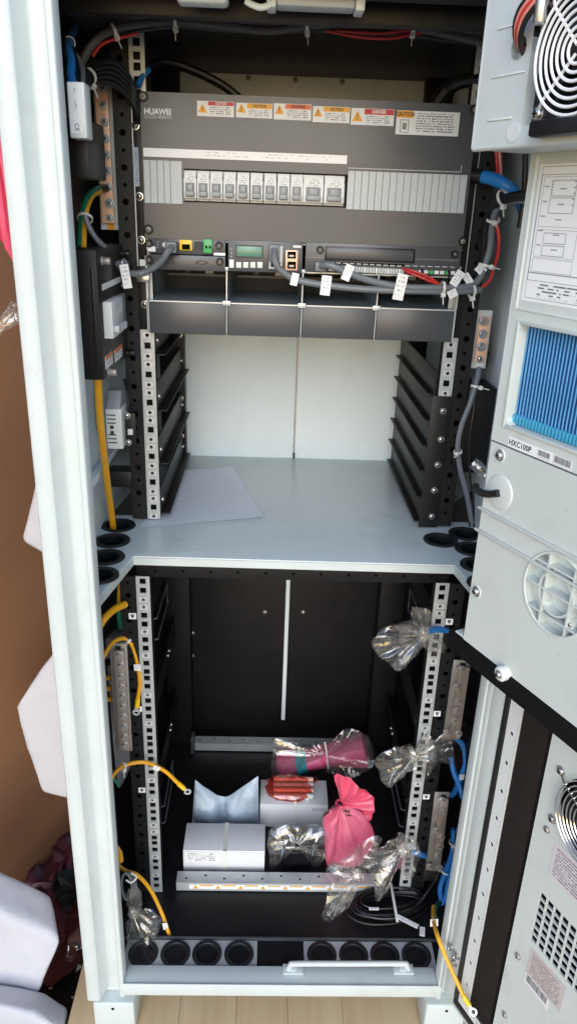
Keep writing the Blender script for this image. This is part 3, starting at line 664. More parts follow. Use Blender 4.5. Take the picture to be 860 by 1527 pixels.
for i, x in enumerate(dv):
    build(MB().box(x - .8, x + .8, 111, 290, zf0 + 2.7, zc0 + .8), 'divider', 'bay_metal', parent=SUB)
    build(MB().box(x - .8, x + .8, 108.2, 110.8, zb_ + 2, zc0 + 2), 'divider_edge', 'zinc', parent=SUB)
    if 0 < i < 4: build(MB().box(x - 6, x + 6, 106, 109.5, zb_ - 4, zb_ + 3), 'clip', 'zinc', parent=SUB, bev=.8); build(MB().box(x - 6, x + 6, 106, 109.5, zc0 - 1, zc0 + 4), 'clip', 'zinc', parent=SUB, bev=.8)
for i in range(4):
    a, b = dv[i] + 1.6, dv[i + 1] - 1.6
    build(MB().box(a, b, zf0, zb_ - 2, -2, 0), 'flap', 'black_satin', fs, SUB, bev=.6)
    build(MB().box(a, b, zb_ - 1.6, zb_ + .3, .2, 1.2), 'bay_edge', 'zinc', fs, SUB)
    build(MB().box(a, b, zc0 - 1, zc0 + .8, -1, .4), 'bay_edge', 'zinc', fs, SUB)
    for k in range(5):
        q = a + 12 + k * 19
        build(MB().box(q, q + 13, 270, 291, zc0 - 14 - (k % 2) * 5, zc0 - 6), 'connector', ('light_grey', 'black_plastic', 'yellow_plastic')[k % 3] if k != 4 else 'light_grey', parent=SUB, bev=.5)
    build(MB().box(a + 6, b - 6, 276, 291, zc0 - 24, zc0 - 20), 'terminal_row', 'black_plastic', parent=SUB)
for s in (-1, 1):
    build(MB().box(*sorted((s * 228.6 + (1.8 if s > 0 else 0), s * 243)), zf0 + 2 if s < 0 else zf0 + 4, 454.5, .2, 2.2), 'ear', 'black_paint', FC(YU - .2), SUB, bev=.5)
    build(MB().box(*sorted((s * 228.4 + (2.2 if s > 0 else 0), s * 227 + (1.2 if s > 0 else -.4))), zf0, 470, -6, 16), 'side_edge', 'zinc', FC(YU - 2.4), SUB)
for p in ((216, 454),):
    u, v = FC(YU - 3).uv(*p); screw(FC(YU - 2.4), u, v, 0, SUB, big=1.1)
u, v = FC(YU - 3).uv(213, 392); build(MB().box(u - 4.5, u + 4.5, v - 4.5, v + 4.5, .1, .4), 'earth_sticker', 'paper_white', FC(YU - 2.6), SUB)
u, v = FC(110).uv(214, 415); build(MB().box(u - 9, u + 9, v - 5, v + 6, 0, 6), 'latch', 'steel', FC(110), SUB, bev=1)
# ---- the three plug-in modules above the bays
def thumb(f, u, v, par, r=5.4):
    o = build(MB().lathe([(r, 0), (r, 3), (r * .8, 4.2), (r * .55, 4.2), (.01, 3.4)], 16, c=(u, v)), 'thumb_screw', 'black_plastic', f, par, smooth=True); screw(f, u, v, 3.4, par, 'zinc_dull', big=.5)
fm = FC(105.0)
x0, x1 = fm.uv(221, 380)[0], fm.uv(336, 380)[0]; zt1, zm, zb1 = fm.uv(278, 357)[1], fm.uv(278, 380)[1], fm.uv(278, 403)[1]
IM = thing('interface_module', 'narrow black interface module with yellow port and green terminal', 'module', ((x0 + x1) / 2, 150, zb1))
build(MB().box(x0, x1, zm + .7, zt1, -40, 0), 'upper_face', 'black_satin', fm, IM, bev=.6)
build(MB().box(x0, x1, zb1, zm - .7, -40, 0), 'lower_face', 'black_satin', fm, IM, bev=.6)
def px(f, nm, m, x0, y0, x1, y1, d, par, **k):
    cy, cx = (y0 + y1) / 2, (x0 + x1) / 2
    return build(MB().box(f.uv(x0, cy)[0], f.uv(x1, cy)[0], f.uv(cx, y1)[1], f.uv(cx, y0)[1], .1, d), nm, m, f, par, **k)
yp = px(fm, 'yellow_port', 'yellow_plastic', 268.5, 357.5, 287, 373, 5, IM, bev=.5); px(fm, 'port_opening', 'dark_hole', 272, 364, 284, 372, 5.3, yp)
px(fm, 'grey_port', 'ink_dark', 290, 360, 303, 372, 3, IM)
gp = px(fm, 'green_terminal', 'green_plastic', 304, 356.5, 317, 377, 9, IM, bev=.5)
for q in (307, 312.5): px(fm, 'wire_hole', 'dark_hole', q, 366, q + 3, 370, 9.3, gp)
px(fm, 'white_sticker', 'paper_white', 221, 367.5, 232, 375, .5, IM); px(fm, 'white_sticker', 'paper_white', 319, 377, 336, 381, .6, IM)
u, v = fm.uv(246, 365); build(MB().cyl((u, v, .1), 3.6, 3, 14), 'sma_jack', 'light_grey', fm, IM, bev=.4)
for q in (360, 364, 368): px(fm, 'indicator', 'ink_grey', 234.5, q, 236.5, q + 2, .6, IM)
for p in ((223, 363), (327, 366), (223, 387), (328, 390)): thumb(fm, *fm.uv(*p), IM)
for p in ((252, 390), (301, 391.5)):
    u, v = fm.uv(*p); build(MB().ring((u, v, .6), 5, .9, 24, 6), 'finger_slot', 'black_plastic', fm, IM, smooth=True).scale = (1.5, .45, 1)
x0, x1 = fm.uv(340, 382)[0], fm.uv(451, 382)[0]; zt1, zb1 = fm.uv(396, 359.5)[1], fm.uv(396, 406)[1]
CM = thing('controller_module', 'controller module with green display, four keys and network ports', 'module', ((x0 + x1) / 2, 150, zb1))
build(MB().box(x0, x1, zb1, zt1, -60, 0), 'face', 'black_satin', fm, CM, bev=.8)
sc_ = px(fm, 'display_bezel', 'black_plastic', 351, 365.5, 392.5, 385, .8, CM); px(fm, 'display', 'lcd', 353, 367.5, 390.5, 382.5, 1.1, sc_, bev=.2)
for q in (352, 362.5, 373, 383.5): px(fm, 'key', 'light_grey', q, 390.5, q + 8, 399.5, 2.2, CM, bev=.6)
px(fm, 'sticker', 'paper_white', 342, 387, 348.5, 399, .4, CM)
for q in (369.5, 375.5, 381): px(fm, 'indicator', 'ink_grey', 343.5, q, 346.5, q + 3, .6, CM)
pp = px(fm, 'port_frame', 'light_grey', 401, 366.5, 421, 401, 1.6, CM, bev=.4); px(fm, 'port_opening', 'dark_hole', 404, 391, 418, 398, 1.9, pp)
pp = px(fm, 'port_frame', 'copper', 425.5, 373, 443.5, 403, 2, CM, bev=.4)
for q in (375, 390): px(fm, 'port_opening', 'dark_hole', 428.5, q, 441, q + 10.5, 2.4, pp); px(fm, 'port_latch', 'zinc_dull', 431, q + 5, 438, q + 8, 2.6, pp)
px(fm, 'white_marking', 'light_grey', 437, 366, 449, 369.5, .4, CM)
x0, x1 = fm.uv(455, 388)[0], fm.uv(686, 388)[0]; zt1, zb1 = fm.uv(570, 365)[1], fm.uv(570, 409)[1]
XM = thing('input_output_module', 'wide black module with a long comb of screw terminals', 'module', ((x0 + x1) / 2, 150, zb1))
build(MB().box(x0, x1, zb1, zt1, -60, 0), 'face', 'black_satin', fm, XM, bev=.8)
px(fm, 'cover_plate', 'black_plastic', 484, 369, 618, 390, 2.5, XM, bev=.5)
px(fm, 'cover_inset', 'black_satin', 487, 371.5, 615, 387.5, 3.0, XM, bev=.4)
px(fm, 'printed_line', 'ink_grey', 455, 383.5, 483, 384.2, .3, XM); px(fm, 'printed_line', 'ink_grey', 619, 387, 683, 387.7, .3, XM)
for p in ((477, 372.5), (677, 379)): thumb(fm, *fm.uv(*p), XM)
for i in range(26):
    q = 490 + i * 4.3; k = i * .23
    px(fm, 'terminal', 'grey_plastic' if i % 4 else 'light_grey', q, 395.5 + k, q + 3.4, 403.5 + k, 4, XM)
px(fm, 'terminal_strip', 'dark_hole', 487, 392, 602, 395.5, .6, XM)
for i in range(11): px(fm, 'terminal_mark', 'ink_light', 491 + i * 10, 391 + i * .5, 498 + i * 10, 392.2 + i * .5, .8, XM)
for i in range(7): px(fm, 'terminal_mark', 'ink_light', 604 + i * 11, 396 + i * .3, 611 + i * 11, 397 + i * .3, .5, XM)
for i in range(9): px(fm, 'contact', ('light_grey', 'green_plastic', 'paper_white')[i % 3], 607 + i * 8, 402 + i * .3, 613 + i * 8, 407 + i * .3, 3, XM)

# ================================================================ gear on the left side of the upper bay
fb = FC(150); BB = thing('copper_busbar', 'upright copper busbar with nine screws on a white plate at upper left', 'busbar', (-275, 150, 500))
ua = fb.uv(150, 235)[0]; ub = fb.uv(172.5, 235)[0]; va, vb = fb.uv(160, 126)[1], fb.uv(168, 343)[1]
build(MB().box(ua - 5, ub + 3.5, vb, va + 28, -3, 0), 'mounting_plate', 'interior_white', fb, BB, bev=1)
build(MB().box(ua - 1, ub - 4, fb.uv(166, 333)[1], va + 20, 6, 11), 'copper_bar', 'copper', fb, BB, bev=1.2)
build(MB().box(ua + 6, ub - 8, vb + 30, vb + 44, .2, 6).box(ua + 6, ub - 8, va - 14, va, .2, 6), 'standoff', 'black_plastic', fb, BB)
for p in ((156.6, 132), (157, 157), (159, 182), (160.6, 207), (162, 231.6), (163.5, 255), (164.5, 279), (166, 303), (166.8, 325)):
    u, v = fb.uv(*p, 11); screw(fb, u - 2.0, v, 11, BB, 'zinc', big=1.15 if p[1] != 303 else 1.4)
u, v = fb.uv(165.5, 337.5, 0); build(MB().box(u - 5, u + 5, v - 4.5, v + 4.5, .2, .5), 'earth_sticker', 'label_orange', fb, BB)
# black box with sloped cover, white tagged box in front of it
f1 = FC(-50); x0 = f1.uv(101, 235)[0]; x1 = f1.uv(133, 235)[0]; z1_, z0_ = f1.uv(118, 175)[1], f1.uv(118, 266)[1]
JB = build(MB().box(x0, x1, -50, 44, z0_, z1_), 'surge_box', 'black_plastic', bev=2.5); tag(JB, 'plain black box mounted beside the copper busbar', 'junction box')
f2 = FC(-100); x0, x1 = f2.uv(101, 163)[0], f2.uv(127.5, 163)[0]; z1_, z0_ = f2.uv(114, 121)[1], f2.uv(117, 206)[1]
SB = thing('sensor_box', 'small clear box with a white printed label at the left jamb', 'sensor', ((x0 + x1) / 2, -84, z0_))
build(MB().box(x0, x1, -98, -70, z0_, z1_), 'case', 'plastic_white', parent=SB, bev=2)
build(MB().box(x0 + 1.5, x1 - 4, z0_ + 5, z1_ - 1, .1, .4), 'label', 'print_vertical', FC(-98), SB)
text('ce_mark', 'CE', 7, 'ink_dark', FC(-98.4), (x0 + x1) / 2 - 1, z0_ + 11, .2, SB, 'CENTER', rot=-math.pi / 2)
# breaker box: front face left, side face with the breaker seen obliquely
f3 = FC(-50); x0, x1 = -300, f3.uv(150, 480)[0]; z1_ = f3.uv(132, 372)[1]; z0_ = f3.uv(140, 567)[1]
KB = thing('breaker_box', 'black metal breaker box with thumb screws and a grey breaker in its side', 'breaker box', ((x0 + x1) / 2, 100, z0_))
build(MB().box(x0, x1, -50, 120, z0_, z1_), 'case', 'black_paint', parent=KB, bev=2.5)
build(MB().box(x1 - 9, x1 - 5, z0_ + 16, z1_ - 22, .1, 1.4), 'cover_seam', 'black_plastic', f3, KB, bev=.5)
for v in (z0_ + 8,): build(MB().cyl((x0 + 12, v, .1), 3.2, .5, 14), 'screw_hole', 'dark_hole', f3, KB)
g3 = FL(x1)
def gx(nm, m, xa, ya, xb, yb, d, par, d0=.1, **k):
    cy, cx = (ya + yb) / 2, (xa + xb) / 2
    return build(MB().box(g3.uv(xa, cy)[0], g3.uv(xb, cy)[0], g3.uv(cx, yb)[1], g3.uv(cx, ya)[1], d0, d), nm, m, g3, par, **k)
kb = gx('breaker', 'light_grey', 154, 445, 171, 500, 12, KB, bev=1)
gx('breaker_label', 'print_breaker', 156, 447, 169, 468, 12.4, kb, d0=12.1)
for i in range(3): gx('toggle', 'grey_plastic', 156 + i * 5, 484 - i * 2.5, 160 + i * 5, 494 - i * 2.5, 19, kb, d0=12.2, bev=.6)
gx('second_breaker', 'toggle_grey', 173, 438, 182, 484, 6, KB, bev=1)
gx('white_strip', 'paper_white', 148 + 4, 418, 180, 427, .5, KB)
wl = [gx('warning_label', 'print_small', 157, 527, 168, 547, .5, KB), gx('warning_label', 'print_small', 171, 517, 182, 536, .5, KB)]
gx('label_heading', 'label_coral', 157, 527, 168, 533, .8, wl[0], d0=.6); gx('label_heading', 'label_coral', 171, 517, 182, 523, .8, wl[1], d0=.6)
for p in ((151, 389), (161, 555), (189, 526), (181, 378)):
    u, v = g3.uv(*p); build(MB().cyl((u, v, .1), 5.6, 2.5, 18).cyl((u, v, 2.6), 4.6, 9, 14), 'thumb_screw', 'black_plastic' if p[0] > 170 else 'zinc_dull', g3, KB, bev=.5)
# thermostat on its bracket
f4 = FC(60); a = f4.rect(157, 610, 184, 670)
TH = thing('thermostat', 'light grey slotted thermostat module with two small dials', 'thermostat', ((a[0] + a[1]) / 2, 90, a[2]))
build(MB().box(a[0], a[1], 60, 98, a[2], a[3]), 'case', 'light_grey', parent=TH, bev=1.5)
build(MB().prism([(0, 0), (38, 0), (38, 24), (18, 24)], a[0] + 2, a[1] - 2), 'rear_hood', 'toggle_grey', F((0, 60, a[3]), Y, Z, X), TH, bev=1)
w_ = a[1] - a[0]; h_ = a[3] - a[2]
for i in range(8):
    v = a[3] - 9 - i * 6.1
    if i not in (3, 4): build(MB().box(a[0] + 2, a[0] + w_ * .62, v - .8, v + .8, .1, .3), 'slot', 'dark_hole', f4, TH)
for v in (a[3] - 27.5, a[3] - 36): build(MB().cyl((a[0] + w_ * .36, v, .1), 3, 1.4, 14), 'dial', 'ink_dark', f4, TH, bev=.3)
b = f4.rect(185, 617, 199, 668)
build(MB().box(b[0], b[1] + 4, b[2], b[3], -6, -4), 'bracket', 'black_paint', f4, TH, bev=.8)
for p in ((189, 621), (191, 661)): u, v = f4.uv(*p); screw(f4, u, v, -4, TH)
build(MB().box(b[0] + 4, b[1], b[2] + 20, b[2] + 29, -3.9, -1), 'clip', 'light_grey', f4, TH, bev=.6)
# ---- copper busbar on the right
f5 = FC(140); a = f5.rect(702, 462, 729, 550); cx0, cx1 = f5.uv(703, 505)[0], f5.uv(729, 505)[0]
RB = thing('copper_busbar', 'short copper busbar with four screws on a white plate at right', 'busbar', ((cx0 + cx1) / 2, 140, a[2]))
build(MB().box(cx0 - 2, cx1, a[2], a[3], -3, 0), 'mounting_plate', 'light_grey', f5, RB, bev=1)
build(MB().box(cx0 + 7, cx1 - 3, a[2] + 11, a[3] - 9, .2, 5), 'copper_bar', 'copper', f5, RB, bev=1)
for p in ((721, 479), (719.5, 498), (717, 517)):
    u, v = f5.uv(*p, 5); bolt(f5, u, v, 5, RB, 'steel')
u, v = f5.uv(715, 535, 5); screw(f5, u, v, 5, RB, 'steel')
u, v = f5.uv(714, 546); build(MB().box(u - 5, u + 5, v - 3.5, v + 3.5, .1, .4), 'earth_sticker', 'paper_white', f5, RB); text('earth_mark', '⏚' if False else 'T', 5, 'ink_dark', f5, u, v, .5, RB, 'CENTER', rot=math.pi)
# ---- lamp, switch under the header
LA = thing('lamp_tube', 'white tube lamp fixed under the dark header', 'lamp', (35, -60, ZT - 40))
yl = -120; fl = FC(yl); a = fl.rect(412, 3, 528, 13)
build(MB().box(a[0], a[1] + 1, yl, yl + 26, a[2], ZT - 15), 'diffuser', 'grey_plastic', parent=LA, bev=3)
build(MB().box(a[1] + 1.2, a[1] + 11, yl - 2, yl + 28, a[2] - 2, ZT - 15), 'end_cap', 'plastic_white', parent=LA, bev=2); build(MB().box(a[0] - 10, a[0] - .2, yl - 2, yl + 28, a[2] - 2, ZT - 15), 'end_cap', 'plastic_white', parent=LA, bev=2)
p = [at(366, 1, fl), at(374, 6, fl), at(388, 11, fl), at(400, 8, fl), at(405, 2, fl)]
build(MB().tube(p, 3.2, 8), 'lead', 'plastic_white', parent=LA, smooth=True)
a = fl.rect(262, -6, 340, 6)
SW = build(MB().box(a[0], a[1], yl - 4, yl + 24, a[2], ZT - 15), 'switch_box', 'plastic_white', bev=5, seg=3); tag(SW, 'small white plastic switch box under the header', 'switch')

f7 = FC(40); a = f7.rect(707, 6, 730, 40)
TBK = thing('terminal_block', 'grey terminal block with green top behind the fan box', 'terminal block', ((a[0] + a[1]) / 2, 60, a[2]))
build(MB().box(a[0], a[1], a[2], a[3] - 8, -40, 0), 'base', 'toggle_grey', f7, TBK, bev=1)
for k in range(3): build(MB().box(a[0] + 1 + k * 7, a[0] + 6 + k * 7, a[3] - 7.8, a[3] + 4, -20, -2), 'clamp', 'green_plastic', f7, TBK, bev=.6)
for k in range(3): build(MB().cyl((a[0] + 4 + k * 7, a[2] + 9, .1), 2, .5, 10), 'wire_entry', 'dark_hole', f7, TBK)
# ================================================================ the open door on the right
DZ0, DZ1, DS = -646, 770, 560
DOOR = thing('cabinet_door', 'white cabinet door swung open to the right with gaskets and hole strip', 'door', tuple(FD(-30).w(280, 0, 0))[:2] + (DZ0,))
f0 = FD(0)
build(MB().box(-1, DS, DZ0, DZ1, -62, -45), 'door_skin', 'door_paint', f0, DOOR, bev=3)
build(MB().box(-1, 8, DZ0, DZ1, -44.8, 0).box(8.1, 33, DZ0 + 9, DZ1, -3, -.4), 'edge_flange', 'white_paint', f0, DOOR, bev=2)
build(MB().box(8.1, DS, DZ0, DZ0 + 8.8, -44.8, -.2), 'bottom_flange', 'white_paint', f0, DOOR, bev=2)
build(MB().box(33.2, 43, DZ0 + 24, DZ1, -8, 2), 'gasket', 'rubber', f0, DOOR, bev=2)
build(MB().box(33.2, DS, DZ0 + 9.2, DZ0 + 23.8, -8, 1.6), 'gasket', 'rubber', f0, DOOR, bev=2)
hs = MB(); v = -89.4 + 24
hs.box(43.2, 62, v, DZ1, -1.5, 0)
while v - 48 > DZ0 + 42: hs.cell(43.2, 62, v - 48, v, 53.5, v - 24, 3.1, 0, -1.5, 0, 14); v -= 48
hs.box(43.2, 62, DZ0 + 24.2, v, -1.5, 0); hs.box(60.5, 62, DZ0 + 38, DZ1, -14, -1.6)
build(hs, 'hole_strip', 'light_grey', f0, DOOR)
hb = MB(); 
for i in range(10): hb.cell(62.2 + i * 48, 110.2 + i * 48, DZ0 + 24.2, DZ0 + 40, 86 + i * 48, DZ0 + 32, 2.5, 0, -1.5, 0, 12)
build(hb, 'hole_strip', 'light_grey', f0, DOOR)
build(MB().box(43.2, 62, DZ0 + 24, DZ1, -16, -15), 'strip_back', 'black_deep', f0, DOOR)
build(MB().box(62.3, 107, DZ0 + 40.5, DZ1, -40, -4), 'foam_seal', 'brown_foam', f0, DOOR, bev=2)
# hinge bolts at the bottom of the jamb
for p in ((672, 1412), (680, 1425), (677, 1435)):
    u, v = f0.uv(*p); bolt(f0, u, v, 0, DOOR, 'steel')
# ---- cooling unit low on the door: fan, labels, grille
AC = thing('cooling_unit', 'white cooling unit low on the open door with fan, grille and labels', 'cooling unit', tuple(f0.w(300, 0, -20))[:2] + (DZ0 + 45,))
a0, a1, az0, az1 = 117, 540, DZ0 + 46, 34
fcx, fcz, fr = 205, -115.5, 59
gs0, gz1, pit, nr, nc = 147, -271, 12.7, 7, 20; gz0 = gz1 - nr * pit; gs1 = gs0 + nc * pit
pl_ = MB()
def bx(u0, u1, v0, v1): pl_.box(u0, u1, v0, v1, -3, 0)
bx(a0, a1, az0, gz0); bx(a0, gs0, gz0, gz1); bx(gs1, a1, gz0, gz1); bx(a0, a1, gz1, fcz - 63); bx(a0, fcx - 63, fcz - 63, fcz + 63); bx(fcx + 63, a1, fcz - 63, fcz + 63); bx(a0, a1, fcz + 63, az1)
pl_.cell(fcx - 63, fcx + 63, fcz - 63, fcz + 63, fcx, fcz, fr, 0, -3, 0, 40)
build(pl_, 'front_plate', 'door_paint', f0, AC)
gm = MB()
for i in range(nc):
    for j in range(nr): gm.cell(gs0 + i * pit, gs0 + (i + 1) * pit, gz0 + j * pit, gz0 + (j + 1) * pit, gs0 + (i + .5) * pit, gz0 + (j + .5) * pit, pit * .41, pit * .41, -3, -.05)
build(gm, 'grille', 'door_paint', f0, AC)
build(MB().box(a0, a1, az0, az1, -42, -40), 'rear_plate', 'black_deep', f0, AC)
build(MB().add([(107.2, az0, -14), (a0 - .2, az0, 0), (a0 - .2, az1, 0), (107.2, az1, -14), (107.2, az0, -40), (a0 - .2, az0, -40), (a0 - .2, az1, -40), (107.2, az1, -40)], [(0, 1, 2, 3), (0, 3, 7, 4), (1, 5, 6, 2), (4, 7, 6, 5), (0, 4, 5, 1), (3, 2, 6, 7)]), 'side_return', 'door_paint', f0, AC)
def fan(f, cx, cz, R, t, par, gmat, n_rings, hub, spokes, wire=1.3, rings0=.3):
    fb_ = MB(); fb_.cyl((cx, cz, t - 14), R * .36, 8, 24)
    hubo = build(fb_, 'fan_hub', 'black_plastic', f, par, bev=1.5)
    for i in range(7):
        a = i * 2 * math.pi / 7; q = MB(); vs = []
        for k, rr in enumerate((R * .34, R * .6, R * .92)):
            for da, dz in ((-.36, -13), (.36, -4)):
                aa = a + da * (1 + .1 * k) + k * .12; vs.append((cx + rr * math.cos(aa), cz + rr * math.sin(aa), t + dz))
        q.add(vs, [(0, 1, 3, 2), (2, 3, 5, 4)]); build(q, 'fan_blade', 'black_plastic', f, par, smooth=True)
    gd = MB()
    for i in range(n_rings): gd.ring((cx, cz, t), R * (rings0 + (1 - rings0) * i / (n_rings - 1)), wire, 48, 6)
    for a in spokes: gd.tube([(cx + R * .1 * math.cos(a), cz + R * .1 * math.sin(a), t - wire), (cx + R * 1.02 * math.cos(a), cz + R * 1.02 * math.sin(a), t - wire)], wire, 6, 1); gd.tube([(cx + R * 1.02 * math.cos(a), cz + R * 1.02 * math.sin(a), t - wire), (cx + R * 1.24 * math.cos(a), cz + R * 1.24 * math.sin(a), t - wire - 4)], wire, 6, 1)
    build(gd, 'fan_guard', gmat, f, par, smooth=True)
    for a in spokes:
        screw(f, cx + R * 1.27 * math.cos(a), cz + R * 1.27 * math.sin(a), t - 7, par, 'steel', big=1.25)
fan(f0, fcx, fcz, 58, 7, AC, 'chrome', 9, .3, [math.radians(q) for q in (152, 212, 28, -28)], 1.0, .2)
def dl(nm, m, x0, y0, x1, y1, s1, h, par, f=f0, t=0):     # label by its upper-left and lower-left corner, width s1
    u, v1 = f.uv(x0, y0, t); _, v0 = f.uv(x1, y1, t); return build(MB().box(u, u + s1, v0, v1, t + .2, t + .6), nm, m, f, par)
dl('rating_label', 'print_lilac', 828, 1254, 818, 1303, 80, 0, AC)
dl('rating_label', 'print_tan', 792.5, 1413, 783, 1447, 62, 0, AC)
dl('bar_code_label', 'bar_code', 783, 1448, 779.5, 1461, 45, 0, AC)
for p in ((815, 1237), (772, 1426), (752.5, 1513)): u, v = f0.uv(*p); screw(f0, u, v, 0, AC, 'zinc_dull')
# ---- heat exchanger above it, standing proud of the door
TH_ = 75; fh = FD(TH_)
HX = thing('heat_exchanger', 'white heat exchanger with blue finned core on the open door', 'heat exchanger', tuple(fh.w(280, 0, -40))[:2] + (50,))
hs0, hs1 = 20, 540; hz0, hzs, hz1 = 54.0, 310.0, 700.0
c0, c1 = fh.uv(772, 482), fh.uv(754, 633); cs0 = (c0[0] + c1[0]) / 2; cz1, cz0 = c0[1] + 1, c1[1] - 1; cs1 = cs0 + 330
build(MB().box(hs0, hs1, hz0, hz1, -TH_ + 1, -30), 'body', 'door_paint', fh, HX, bev=2)
up = MB(); l0 = fh.uv(808, 245); lb = fh.uv(775, 447)
up.box(hs0, hs1, hzs + 1.2, cz0, -29.8, 0).box(hs0, cs0, cz0, cz1, -29.8, 0).box(cs1, hs1, cz0, cz1, -29.8, 0).box(hs0, hs1, cz1, hz1, -29.8, 0)
build(up, 'upper_panel', 'door_paint', fh, HX)
rm = MB()
for q in ((cs0 - 2, cs0 + 1.5, cz0 - 2, cz1 + 2), (cs0 + 1.6, cs1, cz0 - 2, cz0 + 1.5), (cs0 + 1.6, cs1, cz1 - 1.5, cz1 + 2)): rm.box(*q, -24, 2.2)
for (cx_, cz_) in ((cs0, cz0), (cs0, cz1)):
    s_ = 1 if cz_ == cz0 else -1
    rm.prism([(cs0 + 1.6, cz_ + s_ * 1.6), (cs0 + 9, cz_ + s_ * 1.6), (cs0 + 3.6, cz_ + s_ * 3.6), (cs0 + 1.6, cz_ + s_ * 9)][::s_], -20, 1.2)
build(rm, 'window_rim', 'door_paint', fh, HX, bev=.8)
build(MB().box(cs0 - 3, cs1, cz0 - 3, cz1 + 3, -29, -24.5), 'core_plate', 'core_blue', fh, HX)
i = 0; s_ = cs0 + 3
fin = mesh_of(MB().box(-.42, .42, -(cz1 - cz0) / 2 + 3, (cz1 - cz0) / 2 - 2, -1.4, 0), 'fin', 'fin_blue'); 
finb = mesh_of(MB().box(-1.5, 1.5, -5, 5, -9, 2), 'fin_end', 'fin_end', bev=.6)
core = mesh_of(MB().box(-2.2, 2.2, -(cz1 - cz0) / 2 + 3, (cz1 - cz0) / 2 - 2, -12, -1), 'fin_gap', 'core_blue')
while s_ < cs1 - 4:
    fo = place('fin', fin, fh.mat(s_, (cz0 + cz1) / 2, -10), HX)
    place('fin_tip', finb, fh.mat(s_ + 1.0, cz0 + 7, -9), fo); place('fin_web', core, fh.mat(s_ + 2.4, (cz0 + cz1) / 2, -10.6), fo)
    s_ += 4.75
vc, vz, vr = 146.5, 179.5, 44.5
lo_ = MB(); q4 = (vc - 48, vc + 48, vz - 48, vz + 48)
lo_.box(hs0, hs1, hz0, q4[2], -29.8, -.8).box(hs0, q4[0], q4[2], q4[3], -29.8, -.8).box(q4[1], hs1, q4[2], q4[3], -29.8, -.8).box(hs0, hs1, q4[3], hzs - 1.2, -29.8, -.8)
lo_.cell(*q4, vc, vz, vr, 0, -29.8, -.8, 40)
build(lo_, 'lower_panel', 'door_paint', fh, HX)
build(MB().lathe([(vr - .2, -12), (.01, -12)], 40, c=(vc, vz)), 'vent_floor', 'door_paint', fh, HX)
for p, q in (((713, 755), 3.2), ((710, 788), 3.2)):
    v = fh.uv(*p)[1]; build(MB().box(hs0 - 4, hs1, v - 1.6, v + 1.6, -.6, q), 'rib', 'door_paint', fh, HX, bev=1)
build(MB().box(hs0 - 3.5, hs0 - .2, 200, 420, -28, -5), 'protective_film', 'film_blue', fh, HX)
# round vent with cross bars
vn = MB(); vn.ring((vc, vz, -.5), vr, 1.6, 48, 8).lathe([(vr * .52 - 1.2, -11.8), (vr * .52 - 1.2, 0), (vr * .52 + 1.2, 0), (vr * .52 + 1.2, -11.8)], 36, c=(vc, vz))
for k in (-.62, 0.0, .62):
    L = vr * math.sqrt(1 - k * k); vn.box(vc - L, vc + L, vz + k * vr - .9, vz + k * vr + .9, -11.8, .4); 
for k in (-.35, .45):
    L = vr * math.sqrt(1 - k * k); vn.box(vc + k * vr - .9, vc + k * vr + .9, vz - L, vz + L, -11.7, .3)
build(vn, 'vent_grid', 'door_paint', fh, HX, smooth=True)
for k in ((-17, -20), (22, -24), (-12, 22), (24, 20)): build(MB().lathe([(6.5, -11.8), (6, -3), (3.5, -3), (3.2, -5), (.01, -5)], 18, c=(vc + k[0], vz + k[1])), 'screw_boss', 'door_paint', fh, HX, smooth=True); screw(fh, vc + k[0], vz + k[1], -5, HX, 'steel', big=.7)
for p in ((744, 679), (709, 882)):
    u, v = fh.uv(*p); build(MB().ring((u, v, -.2), 7.5, 1.0, 24, 6), 'screw_well', 'door_paint', fh, HX, smooth=True); screw(fh, u, v, -.6, HX, 'steel', big=1.2)
u, v = fh.uv(752, 1003); build(MB().lathe([(9, -10), (9, 7), (7, 9), (.01, 9)], 20, c=(u, v)), 'corner_boss', 'plastic_white', fh, HX, smooth=True); screw(fh, u, v, 9, HX, 'steel')
u, v = fh.uv(746, 735); build(MB().lathe([(20, -.8), (19, .6), (17, 1.2), (.01, 1.2)], 32, c=(u - 2, v)), 'lever_plate', 'door_paint', fh, HX, smooth=True)
lv = [fh.w(*fh.uv(746, 735), 3), fh.w(*fh.uv(731, 736), 5), fh.w(*fh.uv(721, 731), 8), fh.w(*fh.uv(723, 722), 14)]
LV = build(MB().tube(lv, 4.2, 10), 'lever', 'black_plastic', parent=HX, smooth=True)
# foam strip sealing against the shelf
f_a, f_b = fh.uv(664, 945), fh.uv(667, 972)
FO = build(MB().box(-8, DS, hz0 - 27, hz0 - .5, -TH_ + 1, 1), 'foam_strip', 'black_foam', fh, HX, bev=2.5)
build(MB().box(2, 30, hz0 - 1 + .8, hz0 + 2, -16, -2), 'corner_tab', 'plastic_white', fh, HX, bev=.6)
